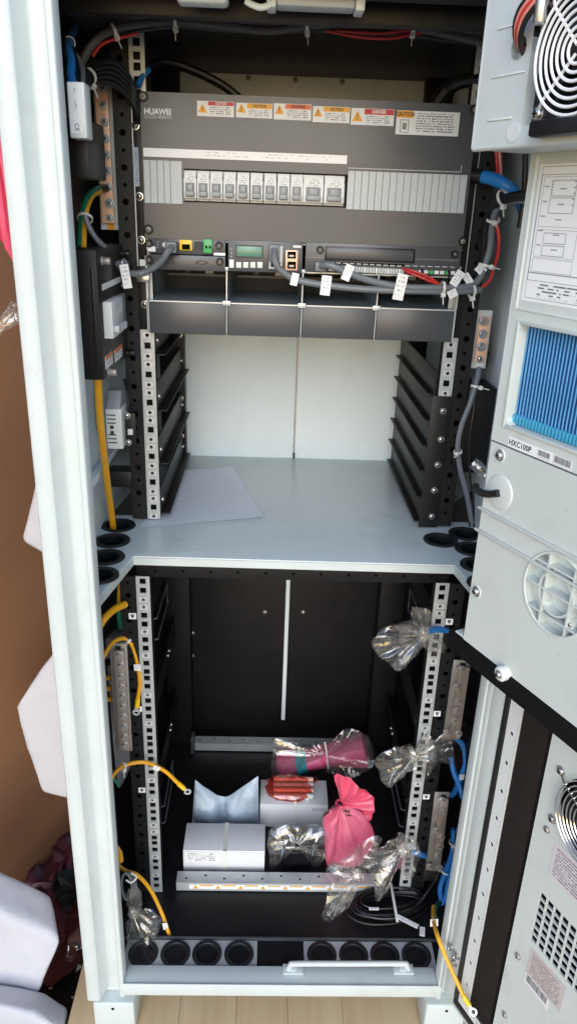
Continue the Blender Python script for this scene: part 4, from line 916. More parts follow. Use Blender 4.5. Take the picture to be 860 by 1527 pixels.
# type label and wiring diagram
u, v = fh.uv(757, 653); build(MB().box(u + 1, u + 66, v - 8.5, v + 2.5, .2, .5), 'type_label', 'paper_white', fh, HX)
text('type_lettering', 'HXC100P', 8.6, 'ink_dark', fh, u + 2.5, v - 3.2, .7, HX, sx=.95, bold=.022)
build(MB().box(u + 45, u + 64, v - 7.5, v + 1, .6, .7), 'bar_code', 'bar_code', fh, HX); build(MB().box(u + 66.4, u + 92, v - 8.5, v + 1.5, .2, .5), 'serial_label', 'bar_code', fh, HX)
ls, lz0, lz1 = (l0[0] + lb[0]) / 2, lb[1], l0[1]
bz = MB()
for q in ((ls - 7, ls - 4, lz0 - 10, lz1 + 8), (ls - 3.9, ls + 270, lz0 - 10, lz0 - 7), ): bz.box(*q, -.1, 1.4)
build(bz, 'label_frame', 'plastic_white', fh, HX, bev=.6)
LBL = build(MB().box(ls, ls + 262, lz0, lz1, .1, .5), 'wiring_label', 'paper_white', fh, HX)
dg = MB()
def rc(x0, x1, z0, z1, w=.5):
    dg.box(ls + x0, ls + x1, lz1 - z0 - w, lz1 - z0, .6, .7).box(ls + x0, ls + x1, lz1 - z1, lz1 - z1 + w, .6, .7).box(ls + x0, ls + x0 + w, lz1 - z1 + w, lz1 - z0 - w, .6, .7).box(ls + x1 - w, ls + x1, lz1 - z1 + w, lz1 - z0 - w, .6, .7)
H_ = lz1 - lz0
rc(4, 255, 2, H_ - 3); rc(4.6, 255, 9, H_ * .78); rc(4.6, 255, H_ * .78, H_ * .84)
for o_ in (0, 62, 124, 186):
    rc(8 + o_, 60 + o_, 11, H_ * .44, .35); rc(19 + o_, 50 + o_, 14, 28, .6); rc(19 + o_, 50 + o_, 29, 43, .6)
    rc(8 + o_, 60 + o_, H_ * .46, H_ * .66, .35); rc(18 + o_, 47 + o_, H_ * .48, H_ * .56, .6); rc(18 + o_, 47 + o_, H_ * .57, H_ * .65, .6); rc(8 + o_, 60 + o_, H_ * .67, H_ * .77, .35)
    for q in range(5): dg.box(ls + 20 + o_, ls + 21 + o_, lz1 - 16 - q * 2.4, lz1 - 15 - q * 2.4, .6, .7).box(ls + 47 + o_, ls + 49 + o_, lz1 - 16 - q * 5, lz1 - 15 - q * 5, .6, .7).box(ls + 10 + o_, ls + 16 + o_, lz1 - 20 - q * 13, lz1 - 19 - q * 13, .6, .7).box(ls + 30 + o_, ls + 38 + o_, lz1 - 22 - q * 13.4, lz1 - 21 - q * 13.4, .6, .7)
build(dg, 'printed_diagram', 'ink_grey', fh, LBL)
build(MB().box(ls + 6, ls + 250, lz0 + 4, lz0 + H_ * .155, .6, .7), 'printed_notes', 'print_small', fh, LBL)
# ---- fan box on top
TB = 140; fx = FD(TB)
FB = thing('fan_box', 'white fan box with round wire guard at the top of the open door', 'fan box', tuple(fx.w(200, 0, -30))[:2] + (597,))
b0 = 10; bz_ = 597; ucx, ucz, ur = 136, 660, 45
pn = MB(); wh = fx.uv(772, 72)
pn.box(b0, 74, bz_, 668, -64, 0); pn.cell(b0, 74, 668, 716, fx.uv(772.5, 71)[0], fx.uv(772.5, 71)[1], 9.5, 0, -64, 0, 24); pn.box(b0, 74, 716, 780, -64, 0)
pn.box(74, 420, bz_, 612, -64, 0).box(74, 420, 612, 780, -64, -14).box(200, 420, 612, 780, -14, 0)
build(pn, 'shell', 'white_paint', fx, FB)
build(MB().tube([fx.w(b0 + 1, bz_ + 2, -3), fx.w(b0 + 1, 790, -3)], 3.4, 12, 1).tube([fx.w(b0 + 1, bz_ + 1.2, -3), fx.w(420, bz_ + 1.2, -3)], 3.2, 12, 1), 'rolled_edge', 'white_paint', parent=FB, smooth=True)
u, v = wh; build(MB().cyl((u, v, -50), 11, 2, 20), 'wire_hole_back', 'dark_hole', fx, FB)
for (x0_, y0_, x1_, y1_) in ((743, 35.5, 779, 42), (734, 108, 781, 115), (727, 176, 763, 180)):
    p0 = fx.uv(x0_, y0_); p1 = fx.uv(x1_, y1_); build(MB().box(p0[0], p1[0], (p0[1] + p1[1]) / 2 - .7, (p0[1] + p1[1]) / 2 + .7, .05, 1.2), 'louvre', 'plastic_white', fx, FB, bev=.5)
u, v = fx.uv(765, 197); build(MB().lathe([(8, .1), (8, .8), (.01, .8)], 24, c=(u, v)), 'plug', 'light_grey', fx, FB, smooth=True)
ffm = MB(); ffm.cell(ucx - 48, ucx + 48, ucz - 48, ucz + 48, ucx, ucz, ur, 0, -13, 2, 32); build(ffm, 'fan_frame', 'black_plastic', fx, FB)
build(MB().cyl((ucx, ucz, -13.5), ur + 1, .4, 32), 'fan_back', 'black_deep', fx, FB)
fan(fx, ucx, ucz, ur, 9, FB, 'paper_white', 7, .3, [math.radians(q) for q in (45, 135, 225, 315)], 1.3, .22)
u, v = fx.uv(822, 45); build(MB().cyl((0, 0, 0), 5, 38, 14), 'standoff', 'steel', F(fx.w(u, v + 2, 14), DD, -DN_, Z), FB, bev=1.5)
build(MB().box(86, 200, 604, 614, .1, 1.2), 'drip_rail', 'light_grey', fx, FB, bev=.4); build(MB().box(98, 200, 601, 614, 1.3, 14), 'wire_clip', 'black_plastic', fx, FB, bev=3)
wp = [fx.w(u0_, v0_, t_) for (u0_, v0_), t_ in ((wh, -30), (wh, -4), (fx.uv(784, 52), 10), (fx.uv(797, 28), 15), (fx.uv(812, 8), 16), (fx.uv(826, -10), 14))]
nw = 0
for off, mt, nm in ((-4.5, 'black_cable', 'black'), (-1.5, 'pink_cable', 'pale pink'), (1.2, 'red_cable', 'red'), (4.2, 'pink_cable', 'salmon'), (7, 'black_cable', 'dark')):
    q = build(MB().tube([p + DD * off * .75 + Vector((0, 0, -off * .75)) for p in wp], 2.3, 8), 'wire', mt, parent=FB, smooth=True)
# ================================================================ cables
def cable(name, label, path, r, m, n=10, cat='cable', group=None, res=7, ties=(), tags=()):
    P = path
    c = thing(name, label, cat, tuple(P[0]), group)
    build(MB().tube(P, r, n, res), 'sheath', m, parent=c, smooth=True)
    S = spline(P, 12)
    def loc(q):
        i = min(len(S) - 2, max(0, int(q * (len(S) - 1)))); t = (S[i + 1] - S[i]).normalized(); return S[i], t
    for q, rr in ties:
        p, t = loc(q); a = t.cross(Vector((0, .3, 1))).normalized(); b = a.cross(t)
        fr = F(p, a, b, t); mb = MB().lathe([(rr, -1.8), (rr + 1.2, -1.8), (rr + 1.2, 1.8), (rr, 1.8)], 16).box(-3, 3, -rr - 5.5, -rr + .2, -3, 3).box(-1, 1, -rr - 16, -rr - 5.6, -.6, .6)
        build(mb, 'cable_tie', 'tie_white', fr, c, smooth=True)
    for q, w_, h_, rot in tags:
        p, t = loc(q); fr = F(p + Vector((0, -r - 1.2, 0)), X, Z, -Y)
        W = fr.mat(0, 0, 0) @ Matrix.Rotation(rot, 4, 'Z')
        me = mesh_of(MB().box(-w_ / 2, w_ / 2, -h_ / 2, h_ / 2, 0, .6), 'tag', 'print_tag'); place('tag', me, W, c)
    return c
def lug(par, p, d, m='zinc', sleeve='yellow_plastic', s=1.0):
    """crimp sleeve and ring terminal at the end p of a lead running along d"""
    d = Vector(d).normalized(); a = d.cross(Vector((0, -1, .2))).normalized(); n = a.cross(d)
    if n.y > 0: n = -n; a = -a
    f = F(p, a, d, n) if a.cross(d).dot(n) > 0 else F(p, -a, d, n)
    build(MB().cyl((0, 0, 0), 4.2 * s, 16 * s, 12, axis=1), 'sleeve', sleeve, f, par, smooth=True)
    mb = MB().box(-2.4 * s, 2.4 * s, 16 * s, 21 * s, -.8, .8); mb.lathe([(3.2 * s, -.9), (6.2 * s, -.9), (6.2 * s, .9), (3.2 * s, .9), (3.2 * s, -.9)], 18, c=(0, 26 * s))
    build(mb, 'ring_terminal', m, f, par, smooth=True)
# ---- top of the upper bay
cable('cable_loom', 'thick dark grey cable loom slung along the top of the upper bay', pts([(118, 110, 40), (128, 82, 45), (146, 58, 50), (175, 43, 60), (215, 36, 70), (262, 32, 70), (330, 38, 70), (400, 46, 70), (462, 38, 70), (520, 36, 70), (600, 39, 70), (660, 50, 70), (730, 66, 70)]), 5.0, 'loom_grey', ties=((.24, 6.5), (.42, 6.5), (.66, 6.5), (.86, 6.5)))
cable('black_lead', 'black lead running just under the grey loom at the top', pts([(150, 66, 60), (190, 50, 66), (262, 40, 76), (340, 45, 78), (460, 46, 78), (560, 46, 78), (680, 62, 76)]), 2.6, 'black_cable')
for i, (pp, lb) in enumerate((([(138, 84, 45), (156, 64, 52), (206, 50, 66)], 'red wire slanting beside the loom at upper left'), ([(485, 46, 70), (540, 56, 68), (585, 57, 68), (625, 49, 70), (660, 50, 72)], 'lower red wire sagging from the top loom'), ([(500, 46, 70), (560, 50, 68), (610, 46, 70), (650, 47, 72)], 'upper red wire close under the top loom'))):
    cable('red_wire', lb, pts(pp), 1.8, 'red_cable', 8)
for k in range(5):
    cable('black_cable', ('outermost', 'second', 'middle', 'fourth', 'innermost')[k] + ' black cable arching over the top of the left copper busbar', pts([(118, 128 + k * 3, 10), (130, 106 + k * 5, 30), (150, 92 + k * 7, 55), (172, 94 + k * 8, 75), (192, 116 + k * 7, 92), (203, 146 + k * 5, 100), (207 - k, 172 + k * 2, 112)]), 4.2, 'black_cable', group='black cables over the left busbar', ties=((.2, 9),) if k == 2 else ())
cable('black_cable', 'black cable with a white band behind the top of the breaker panel', pts([(208, 122, 150), (218, 103, 165), (248, 93, 185), (290, 106, 200), (330, 126, 210), (356, 146, 215)]), 6.2, 'black_cable')
cable('blue_lead', 'short blue lead end above the upper left screw of the panel', pts([(206, 128, 120), (213, 114, 130), (222, 104, 140)]), 4, 'blue_cable')
cable('black_cable', 'thick black cable curving down behind the fan box to the panel', pts([(735, 116, 130), (708, 119, 135), (682, 124, 140), (663, 138, 150), (652, 156, 160)]), 9, 'black_cable')
cable('boot_sleeve', 'black boot sleeve where the thick cable meets the panel top', pts([(668, 133, 146), (657, 147, 153), (650, 162, 158)]), 11.5, 'black_plastic', cat='sleeve')
for i, (pp, m_) in enumerate((([(100, 40, 100), (95, 62, -20), (98, 90, -40), (104, 116, -60), (108, 128, -80)], 'black_cable'), ([(112, 40, 110), (106, 56, 40), (103, 72, -20), (107, 92, -40), (106, 112, -60), (110, 128, -80)], 'blue_cable'), ([(110, 72, -20), (115, 95, -40), (118, 115, -60), (118, 128, -80)], 'black_cable'), ([(112, 80, -20), (122, 98, -30), (124, 115, -50), (122, 130, -80)], 'grey_cable'))):
    cable(('black_wire', 'blue_wire', 'black_wire', 'grey_wire')[i], ('leftmost black wire above the clear sensor box', 'bright blue wire above the clear sensor box', 'thin black wire beside the blue wire above the sensor box', 'grey wire above the right edge of the sensor box')[i], pts(pp), (3, 5, 2.4, 3)[i], m_, ties=((.3, 6),) if i == 1 else ())
# ---- grey cables in front of the modules
def plug(par, f, x, y, w_, h_, d, m='grey_cable'):
    u, v = f.uv(x, y); build(MB().box(u - w_ / 2, u + w_ / 2, v - h_ / 2, v + h_ / 2, .5, d), 'plug', m, f, par, bev=1.5)
c = cable('grey_cable', 'grey cable plugged into the narrow interface module at left', pts([(258, 367, 88), (250, 376, 78), (240, 390, 80), (226, 401, 84), (208, 408, 84), (186, 405, 70), (176, 392, 60)]), 4.6, 'grey_cable', tags=((.83, 11, 30, .15),))
plug(c, fm, 257, 368, 16, 15, 20)
c = cable('grey_cable', 'grey cable from the controller port sweeping right along the bays', pts([(409, 372, 86), (410, 390, 74), (420, 404, 76), (445, 418, 80), (500, 427, 82), (560, 432, 82), (640, 434, 82), (690, 434, 84), (716, 432, 92)]), 4.8, 'grey_cable', tags=((.36, 10, 17, -.2), (.47, 14, 27, -.08)), ties=((.93, 9),))
plug(c, fm, 409, 377, 15, 24, 18)
c = cable('grey_cable', 'grey cable from the wide module joining the bundle at right', pts([(478, 396, 88), (492, 396, 78), (520, 407, 78), (550, 418, 80), (600, 428, 80), (660, 429, 80), (698, 427, 84), (716, 412, 90), (730, 370, 92), (734, 330, 88), (742, 308, 76), (760, 300, 60), (790, 298, 40)]), 4.8, 'grey_cable', tags=((.16, 12, 22, -.35), (.33, 15, 36, -.15)), ties=((.42, 8), (.62, 9), (.76, 9)))
plug(c, fm, 477, 397, 16, 13, 16)
for i in range(2):
    cable('red_wire', ('upper', 'lower')[i] + ' red wire leaving the right end of the terminals', pts([(600 + i * 3, 401 + i * 3, 98), (618, 405 + i * 5, 90), (640, 414 + i * 5, 86), (655, 424, 86)]), 1.9, 'red_cable', 8)
for i, (a_, b_) in enumerate(((628, 402), (668, 404))):
    cable('black_wire', ('left', 'right')[i] + ' thin black wire looping below the terminal contacts', pts([(a_, b_, 100), (a_ + 2, b_ + 8, 92), (a_ - 6, b_ + 18, 88), (a_ - 14, b_ + 26, 88)]), 1.5, 'black_cable', 8)
tg = [((681, 415, 80), 12, 22, -.5), ((674, 438, 78), 13, 11, .5), ((716, 402, 90), 14, 12, -.7), ((697, 416, 86), 10, 16, .7)]
for i, ((a_, b_, d_), w_, h_, rt_) in enumerate(tg):
    f = FC(d_ - 3); u, v = f.uv(a_, b_); me = mesh_of(MB().box(-w_ / 2, w_ / 2, -h_ / 2, h_ / 2, 0, .6), 'cable_tag', 'print_tag')
    o = place('cable_tag', me, f.mat(u, v, 0) @ Matrix.Rotation(rt_, 4, 'Z')); tag(o, ('tall tilted white tag', 'small white tag hanging below', 'curled white tag above', 'narrow white tag') [i] + ' on the grey bundle near the right post', 'tag', 'tags at the right post')
# ---- right side looms
cable('blue_cable', 'thick blue power cable curving behind the door at upper right', pts([(700, 262, 120), (722, 264, 105), (742, 270, 88), (760, 282, 78), (774, 298, 90), (784, 322, 130)]), 8.8, 'blue_cable', 14)
cable('sleeve', 'black end sleeve of the thick blue cable', pts([(698, 261, 122), (708, 262, 114), (719, 264, 107)]), 9.8, 'black_plastic', 14, cat='sleeve')
for k in range(3):
    cable('black_cable', ('front', 'middle', 'rear')[k] + ' black cable of the loom bending down at the right post', pts([(795, 288 + k * 3, 36), (768, 290 + k * 3, 50), (744, 298 + k * 3, 70), (728, 318 + k * 3, 86 + k * 6), (722 - k * 2, 350, 94 + k * 6), (719 - k * 2, 390, 98 + k * 6), (714 - k * 3, 420, 100 + k * 6)]), 4.2, 'black_cable', group='black loom at the right post', ties=((.3, 10),) if k == 0 else ())
cable('red_wire', 'long red wire bowing down beside the right post loom', pts([(739, 330, 80), (743, 352, 78), (742, 378, 82), (735, 402, 90), (728, 420, 94), (712, 432, 98)]), 2.6, 'red_cable', 8)
for i in range(2): cable('red_wire', ('left', 'right')[i] + ' red wire dropping out from below the fan box', pts([(738 + i * 5, 215, 120), (740 + i * 5, 240, 120), (742 + i * 4, 262, 122), (744 + i * 4, 285, 124)]), 2.4, ('red_cable', 'pink_cable')[i], 8)
cable('black_cable', 'black cable hanging straight down beside the schematic label', pts([(783, 225, 60), (782, 260, 60), (780, 300, 62), (774, 340, 64)]), 4, 'black_cable')
cable('grey_cable', 'grey cable hanging below the right copper busbar to the grommet', pts([(714, 548, 120), (709, 572, 110), (700, 602, 104), (687, 636, 100), (682, 668, 100), (686, 702, 104), (695, 736, 108), (703, 780, 112)]), 4.2, 'grey_cable', ties=((.17, 6), (.6, 6)))
for i in range(2): cable('black_wire', ('left', 'right')[i] + ' thin black wire beside the grey cable at the right', pts([(706 + i * 4, 560, 118), (696 + i * 10, 610, 110), (690 + i * 10, 650, 108), (687 + i * 12, 700, 110), (695 + i * 10, 745, 114), (700 + i * 6, 785, 116)]), 1.6, 'black_cable', 8)
cable('clear_tubing', 'crumpled clear wrapping behind the lever at the right', pts([(704, 690, 60), (714, 698, 55), (722, 710, 50)]), 9, 'clear_film', cat='wrapping')
# ---- left side, upper bay
cable('earth_cable', 'green earth cable with black lug below the left copper busbar', pts([(156, 282, 138), (148, 282, 110), (136, 288, 70), (127, 305, 40), (123, 335, 20), (121, 368, 0)]), 5.2, 'green_cable')
cable('earth_cable', 'yellow twin of the green earth cable above the breaker box', pts([(150, 285, 105), (138, 292, 66), (130, 310, 36), (126, 338, 16), (125, 370, -4)]), 3.6, 'yellow_cable', ties=((.66, 9),))
cable('lug_sleeve', 'black lug sleeve on the lower screws of the left busbar', pts([(158, 281, 136), (152, 281, 122), (144, 283, 100)]), 5.6, 'black_plastic', cat='sleeve')
cable('grey_lead', 'grey lead passing over the breaker box to the post', pts([(127, 322, 0), (134, 340, 0), (144, 356, 0), (156, 368, 10)]), 3.4, 'grey_cable')
cable('grey_lead', 'short grey lead hanging from the breaker box top corner', pts([(184, 388, 70), (190, 398, 62), (188, 416, 58), (184, 428, 58)]), 3.4, 'grey_cable', tags=((.6, 12, 32, .15),))
cable('earth_cable', 'long thick yellow earth cable dropping into the left grommet', pts([(146, 560, -20), (148, 600, -10), (152, 650, 10), (159, 710, 50), (165, 755, 90), (169, 786, 104), (169, 800, 106)]), 5.4, 'yellow_cable')
cable('earth_cable', 'thin green stripe cable beside the long yellow earth cable', pts([(142, 562, -16), (144, 600, -8), (147, 640, 6)]), 3, 'green_cable')
for i in range(2): cable('thin_wire', ('rear', 'front')[i] + ' black thin wire rising from the thermostat', pts([(185 + i * 3, 565, 100), (189 + i * 2, 585, 90), (192, 600, 84), (190, 612, 80)]), 1.5, 'black_cable', 8)
# ---- earth bars of the lower bay
fe = FC(-12)
def earth_bar(label, f, x0, y0, x1, y1, w_, bolts, m='bar_metal'):
    ua, va = f.uv(x0, y0); ub, vb = f.uv(x1, y1); g_ = thing('earth_bar', label, 'busbar', tuple(f.w((ua + ub) / 2, vb, 0)))
    sl = (ub - ua) / (vb - va)
    build(MB().add([(ub - w_ / 2 - 4, vb, -3), (ub + w_ / 2 + 2, vb, -3), (ua + w_ / 2 + 2, va, -3), (ua - w_ / 2 - 4, va, -3), (ub - w_ / 2 - 4, vb, 0), (ub + w_ / 2 + 2, vb, 0), (ua + w_ / 2 + 2, va, 0), (ua - w_ / 2 - 4, va, 0)], [(3, 2, 1, 0), (4, 5, 6, 7), (0, 1, 5, 4), (1, 2, 6, 5), (2, 3, 7, 6), (3, 0, 4, 7)]), 'mounting_plate', 'zinc_dull', f, g_, bev=.8)
    build(MB().add([(ub - w_ / 2 + 4, vb + 8, 4), (ub + w_ / 2 - 1, vb + 8, 4), (ua + w_ / 2 - 1, va - 8, 4), (ua - w_ / 2 + 4, va - 8, 4), (ub - w_ / 2 + 4, vb + 8, 9), (ub + w_ / 2 - 1, vb + 8, 9), (ua + w_ / 2 - 1, va - 8, 9), (ua - w_ / 2 + 4, va - 8, 9)], [(3, 2, 1, 0), (4, 5, 6, 7), (0, 1, 5, 4), (1, 2, 6, 5), (2, 3, 7, 6), (3, 0, 4, 7)]), 'bar', m, f, g_, bev=.8)
    for p in bolts: u, v = f.uv(*p, 9); bo = bolt(f, u, v, 9, g_, 'bolt_silver')
    build(MB().box((ua + ub) / 2 - 4, (ua + ub) / 2 + 4, va - 22, va - 4, .2, 4), 'standoff', 'black_plastic', f, g_); build(MB().box(ub - 4, ub + 4, vb + 10, vb + 22, .2, 4), 'standoff', 'black_plastic', f, g_)
    return g_
E1 = earth_bar('long earth bar with ten bolts beside the lower left rail', fe, 177, 960, 186, 1120, 22, [(178, 976), (180.5, 992), (181, 1008), (181.5, 1024), (183, 1038), (183.5, 1053), (184.5, 1068), (185, 1083), (186, 1098), (187, 1110)])
u, v = fe.uv(186, 1116); build(MB().box(u - 5, u + 3, v - 3, v + 4, .2, .6), 'earth_sticker', 'paper_white', fe, E1)
E2 = earth_bar('upper earth bar under clear cover at the lower right post', fe, 690, 985, 673, 1103, 22, [(687, 998), (681, 1024), (682.5, 1046), (680, 1060), (677.5, 1075), (666, 1092), (682, 1094)])
build(MB().box(fe.uv(668, 1000)[0], fe.uv(688, 1000)[0], fe.uv(668, 1100)[1], fe.uv(680, 985)[1], 16, 16.8), 'clear_cover', 'clear_sheet', fe, E2)
E3 = earth_bar('lower earth bar by the blue cables at the lower right post', fe, 660, 1182, 646, 1298, 20, [(658, 1193), (660, 1210), (650, 1238), (657, 1248), (655, 1262), (652, 1276), (640, 1292), (654, 1294)])
build(MB().box(fe.uv(636, 1240)[0], fe.uv(658, 1240)[0], fe.uv(640, 1302)[1], fe.uv(652, 1196)[1], 16, 16.8), 'clear_cover', 'clear_sheet', fe, E3)
for p, q, k in (((684, 1036), (700, 1040), 0), ((682, 1058), (700, 1060), 1), ((680, 1074), (698, 1080), 2)):
    cable('black_lug', ('upper', 'middle', 'lower')[k] + ' black lug at the side of the upper right earth bar', pts([(*p, 22), ((p[0] + q[0]) / 2, (p[1] + q[1]) / 2, 18), (*q, 10)]), 6, 'black_plastic', cat='lug')
# ---- yellow earth leads
def lead(label, pp, r, lugdir=None, tags=(), ties=()):
    P = pts(pp); c = cable('earth_lead', label, P, r, 'yellow_cable', tags=tags, ties=ties)
    if lugdir: lug(c, P[-1], P[-1] - P[-2])
    return c
lead('thick yellow lead emerging from the left jamb just under the shelf', [(146, 938, -60), (158, 920, -50), (172, 908, -30), (187, 901, -10)], 5.6)
cable('earth_lead', 'green and dim yellow lead hanging under the shelf at left', pts([(179, 866, 20), (178, 890, 18), (178, 915, 18), (181, 936, 20)]), 5, 'green_cable')
cable('earth_lead', 'upright yellow lead next to the green one under the shelf', pts([(180, 868, 12), (179, 888, 10), (178, 905, 8)]), 4.4, 'yellow_cable')
lead('yellow lead arching over the long earth bar and hanging in front', [(148, 996, -50), (157, 975, -40), (170, 957, -20), (186, 952, 0), (197, 962, 2), (205, 988, 2), (209, 1018, 0), (206, 1042, -2)], 3.4, True, tags=((.74, 11, 12, .05),), ties=((.5, 5),))
for i, (a_, b_, c_, d_) in enumerate(((156, 1012, 172, 1009), (158, 1028, 174, 1024), (160, 1044, 175, 1039))):
    lead(('upper', 'middle', 'lower')[i] + ' of three short yellow leads bolted to the long earth bar', [(a_, b_, -10), ((a_ + c_) / 2, (b_ + d_) / 2 - .5, 4), (c_, d_, 16)], 4.2)
cable('black_lug', 'black lug sleeve at the top of the long earth bar', pts([(160, 988, 0), (168, 985, 10), (176, 976, 22)]), 5.4, 'black_plastic', cat='lug')
lead('yellow lead hanging across the lower left rail with a white tag', [(160, 1175, -60), (172, 1152, -50), (190, 1140, -30), (218, 1137, -20), (245, 1149, -12), (266, 1168, -8)], 3.4, True, tags=((.72, 11, 9, -.5),), ties=((.36, 5),))
lead('yellow lead hanging down to the floor grommets at left', [(176, 1290, -80), (188, 1299, -70), (205, 1305, -64), (224, 1326, -60), (240, 1358, -70), (250, 1386, -84), (255, 1402, -90)], 3.4, True, tags=((.78, 9, 16, .1),))
cable('green_lead', 'pale green lead stub at the left jamb below the earth bar', pts([(166, 1156, -50), (172, 1164, -44), (178, 1172, -40)]), 3, 'green_cable')
lead('thick yellow lead stub at the left jamb near the clear bag', [(172, 1262, -90), (178, 1272, -80), (180, 1284, -80)], 5)
c = cable('earth_lead', 'yellow lead joining the cabinet sill to the open door', pts([(646, 1352, -100), (646, 1372, -150), (652, 1396, -196), (668, 1436, -222), (690, 1484, -250)]), 3.4, 'yellow_cable', tags=((.26, 13, 16, .1),)); lug(c, at(690, 1484, FC(-250)), at(696, 1494, FC(-256)) - at(690, 1484, FC(-250)))
cable('green_lead', 'green cable end above the tagged yellow lead at right', pts([(655, 1346, -60), (649, 1353, -80), (647, 1366, -98)]), 4.4, 'green_cable')
# ---- blue cables at the lower right
for i, (pp, lb) in enumerate((([(700, 955, 20), (682, 945, 10), (660, 939, 0), (636, 941, -20)], 'blue cable running left into the topmost clear bag'), ([(676, 1098, 40), (690, 1112, 26), (694, 1138, 10), (686, 1160, 10), (678, 1180, 20), (672, 1186, 24)], 'blue cable looping between the two right earth bars'), ([(672, 1128, 30), (676, 1150, 20), (684, 1170, 10), (690, 1190, 0)], 'second blue cable crossing behind the right jamb'), ([(676, 1236, 10), (674, 1270, 4), (664, 1300, 0), (656, 1326, -10), (660, 1350, -30)], 'blue cable bundle strand beside the lower earth bar'), ([(684, 1234, 0), (680, 1275, -6), (670, 1310, -10), (664, 1345, -30)], 'outer blue strand close to the right jamb'), ([(616, 1272, -10), (630, 1275, -4), (642, 1280, 10)], 'short blue cable end from the lowest clear bag'))):
    cable('blue_cable', lb, pts(pp), 5.2, 'blue_cable', tags=((.55, 12, 12, .2),) if i == 1 else (), ties=((.15, 7), (.5, 7)) if i == 3 else ())
# ---- coils
CO = thing('cable_coil', 'coiled thin black cable tied up on the cabinet floor', 'cable coil', tuple(at(580, 1350, FZ(ZB + 4))))
cc = at(578, 1350, FZ(ZB + 5)); mb = []
P = []
for i in range(11):
    ra, rb = 66 + random.uniform(-16, 12), 30 + random.uniform(-10, 10); ox, oy = random.uniform(-10, 10), random.uniform(-6, 6)
    for k in range(14):
        a = 2 * math.pi * k / 14; P.append(Vector((cc.x + ox + ra * math.cos(a), cc.y + oy + rb * math.sin(a) + ra * math.cos(a) * .12, ZB + 4 + i * 1.7 + random.uniform(-1, 1))))
P += pts([(640, 1325, -20), (655, 1300, 0), (662, 1285, 10)])
build(MB().tube(P, 2.1, 7, 4), 'loops', 'black_cable', parent=CO, smooth=True)
f = FZ(ZB + 26); u, v = f.uv(587, 1345); build(MB().box(u - 2.4, u + 2.4, v - 42, v + 40, 0, 1.4), 'cable_tie', 'tie_white', f, CO, bev=.4)
for (x_, y_, w_, h_, r_) in ((607, 1375, 40, 9, -.55), (557, 1356, 18, 5, 0), (629, 1390, 9, 18, -.2)):
    u, v = f.uv(x_, y_); place('tag', mesh_of(MB().box(-w_ / 2, w_ / 2, -h_ / 2, h_ / 2, 0, 1), 'tag', 'print_tag'), f.mat(u, v, 1) @ Matrix.Rotation(r_, 4, 'Z'), CO)
GC = thing('cable_coil', 'small grey cable coil hanging inside the left jamb', 'cable coil', tuple(at(188, 1320, FC(-90))))
for k in range(4):
    c0_ = at(189 + k, 1322, FC(-100 + k * 6)); P = [c0_ + Vector(((9 + k) * math.cos(a), k, 30 * math.sin(a))) for a in [2 * math.pi * q / 14 for q in range(15)]]
    build(MB().tube(P, 2.2, 8, 3), 'loop', 'grey_cable', parent=GC, smooth=True)
build(MB().tube(pts([(196, 1302, -96), (204, 1308, -100), (196, 1316, -104), (188, 1312, -104)]), 1.5, 6), 'cable_tie', 'tie_white', parent=GC, smooth=True)
# ================================================================ soft things: bags, packets
def lobe(par, name, m, K, rim, amp=4.0, bulge=5.0, seed=1, R=16, N=44, nrm=(0, -1, .25), layers=(1, -1), crump=1.0):
    rnd = random.Random(seed); nv = Vector(nrm).normalized(); S = spline(rim, 12); n = len(S)
    rimp = [S[int(i * (n - 1) / N)] for i in range(N + 1)]
    ph = [(rnd.uniform(3, 7), rnd.uniform(0, 6.3)), (rnd.uniform(8, 13), rnd.uniform(0, 6.3)), (rnd.uniform(15, 22), rnd.uniform(0, 6.3))]
    mb = MB()
    for sg in layers:
        vs = []
        for j in range(R + 1):
            r = (.06 + .94 * j / R)
            for i in range(N + 1):
                t = i / N; ef = math.sin(math.pi * t) ** .5 if 0 < t < 1 else 0
                pl = sum(math.sin(w_ * t * 3.1 + o_) * s_ for (w_, o_), s_ in zip(ph, (.7, .55, .3)))
                p = K.lerp(rimp[i], r)
                d = sg * bulge * (math.sin(math.pi * min(1, r)) ** .7) * ef + amp * pl * (r ** .7)
                nz = noise.noise_vector(Vector((p.x, p.y + sg * 50, p.z)) * .03 + Vector((seed, 0, 0))) * 5 * crump * r + noise.noise_vector(Vector((p.x, p.y, p.z)) * .1 + Vector((seed, 9, sg))) * .8 * crump
                vs.append(p + nv * d + nz)
        W_ = N + 1
        mb.add(vs, [(j * W_ + i, j * W_ + i + 1, (j + 1) * W_ + i + 1, (j + 1) * W_ + i) for j in range(R) for i in range(N)])
    return build(mb, name, m, parent=par, smooth=True, ang=70)
def lump(par, name, m, c, ax, seed=1, amp=.16, freq=.03, n=24, k=16, power=1.0):
    """closed crumpled body about c with half axes given as three vectors"""
    vs, fs = [], []
    for j in range(k + 1):
        th = math.pi * j / k
        for i in range(n):
            a = 2 * math.pi * i / n; q = Vector((math.sin(th) * math.cos(a), math.sin(th) * math.sin(a), math.cos(th)))
            q = Vector([math.copysign(abs(z) ** power, z) for z in q])
            d = ax[0] * q.x + ax[1] * q.y + ax[2] * q.z
            p = c + d
            s_ = 1 + amp * noise.noise(p * freq + Vector((seed * 7, 0, 0))) + amp * .6 * noise.noise(p * freq * 2.7 + Vector((seed * 3, 5, 0))) + amp * .3 * noise.noise(p * freq * 6)
            vs.append(c + d * s_)
    for j in range(k):
        for i in range(n): fs.append((j * n + i, (j + 1) * n + i, (j + 1) * n + (i + 1) % n, j * n + (i + 1) % n))
    return build(MB().add(vs, fs), name, m, parent=par, smooth=True, ang=80)
def PX(lst, y): return [at(a, b, FC(y)) for a, b in lst]
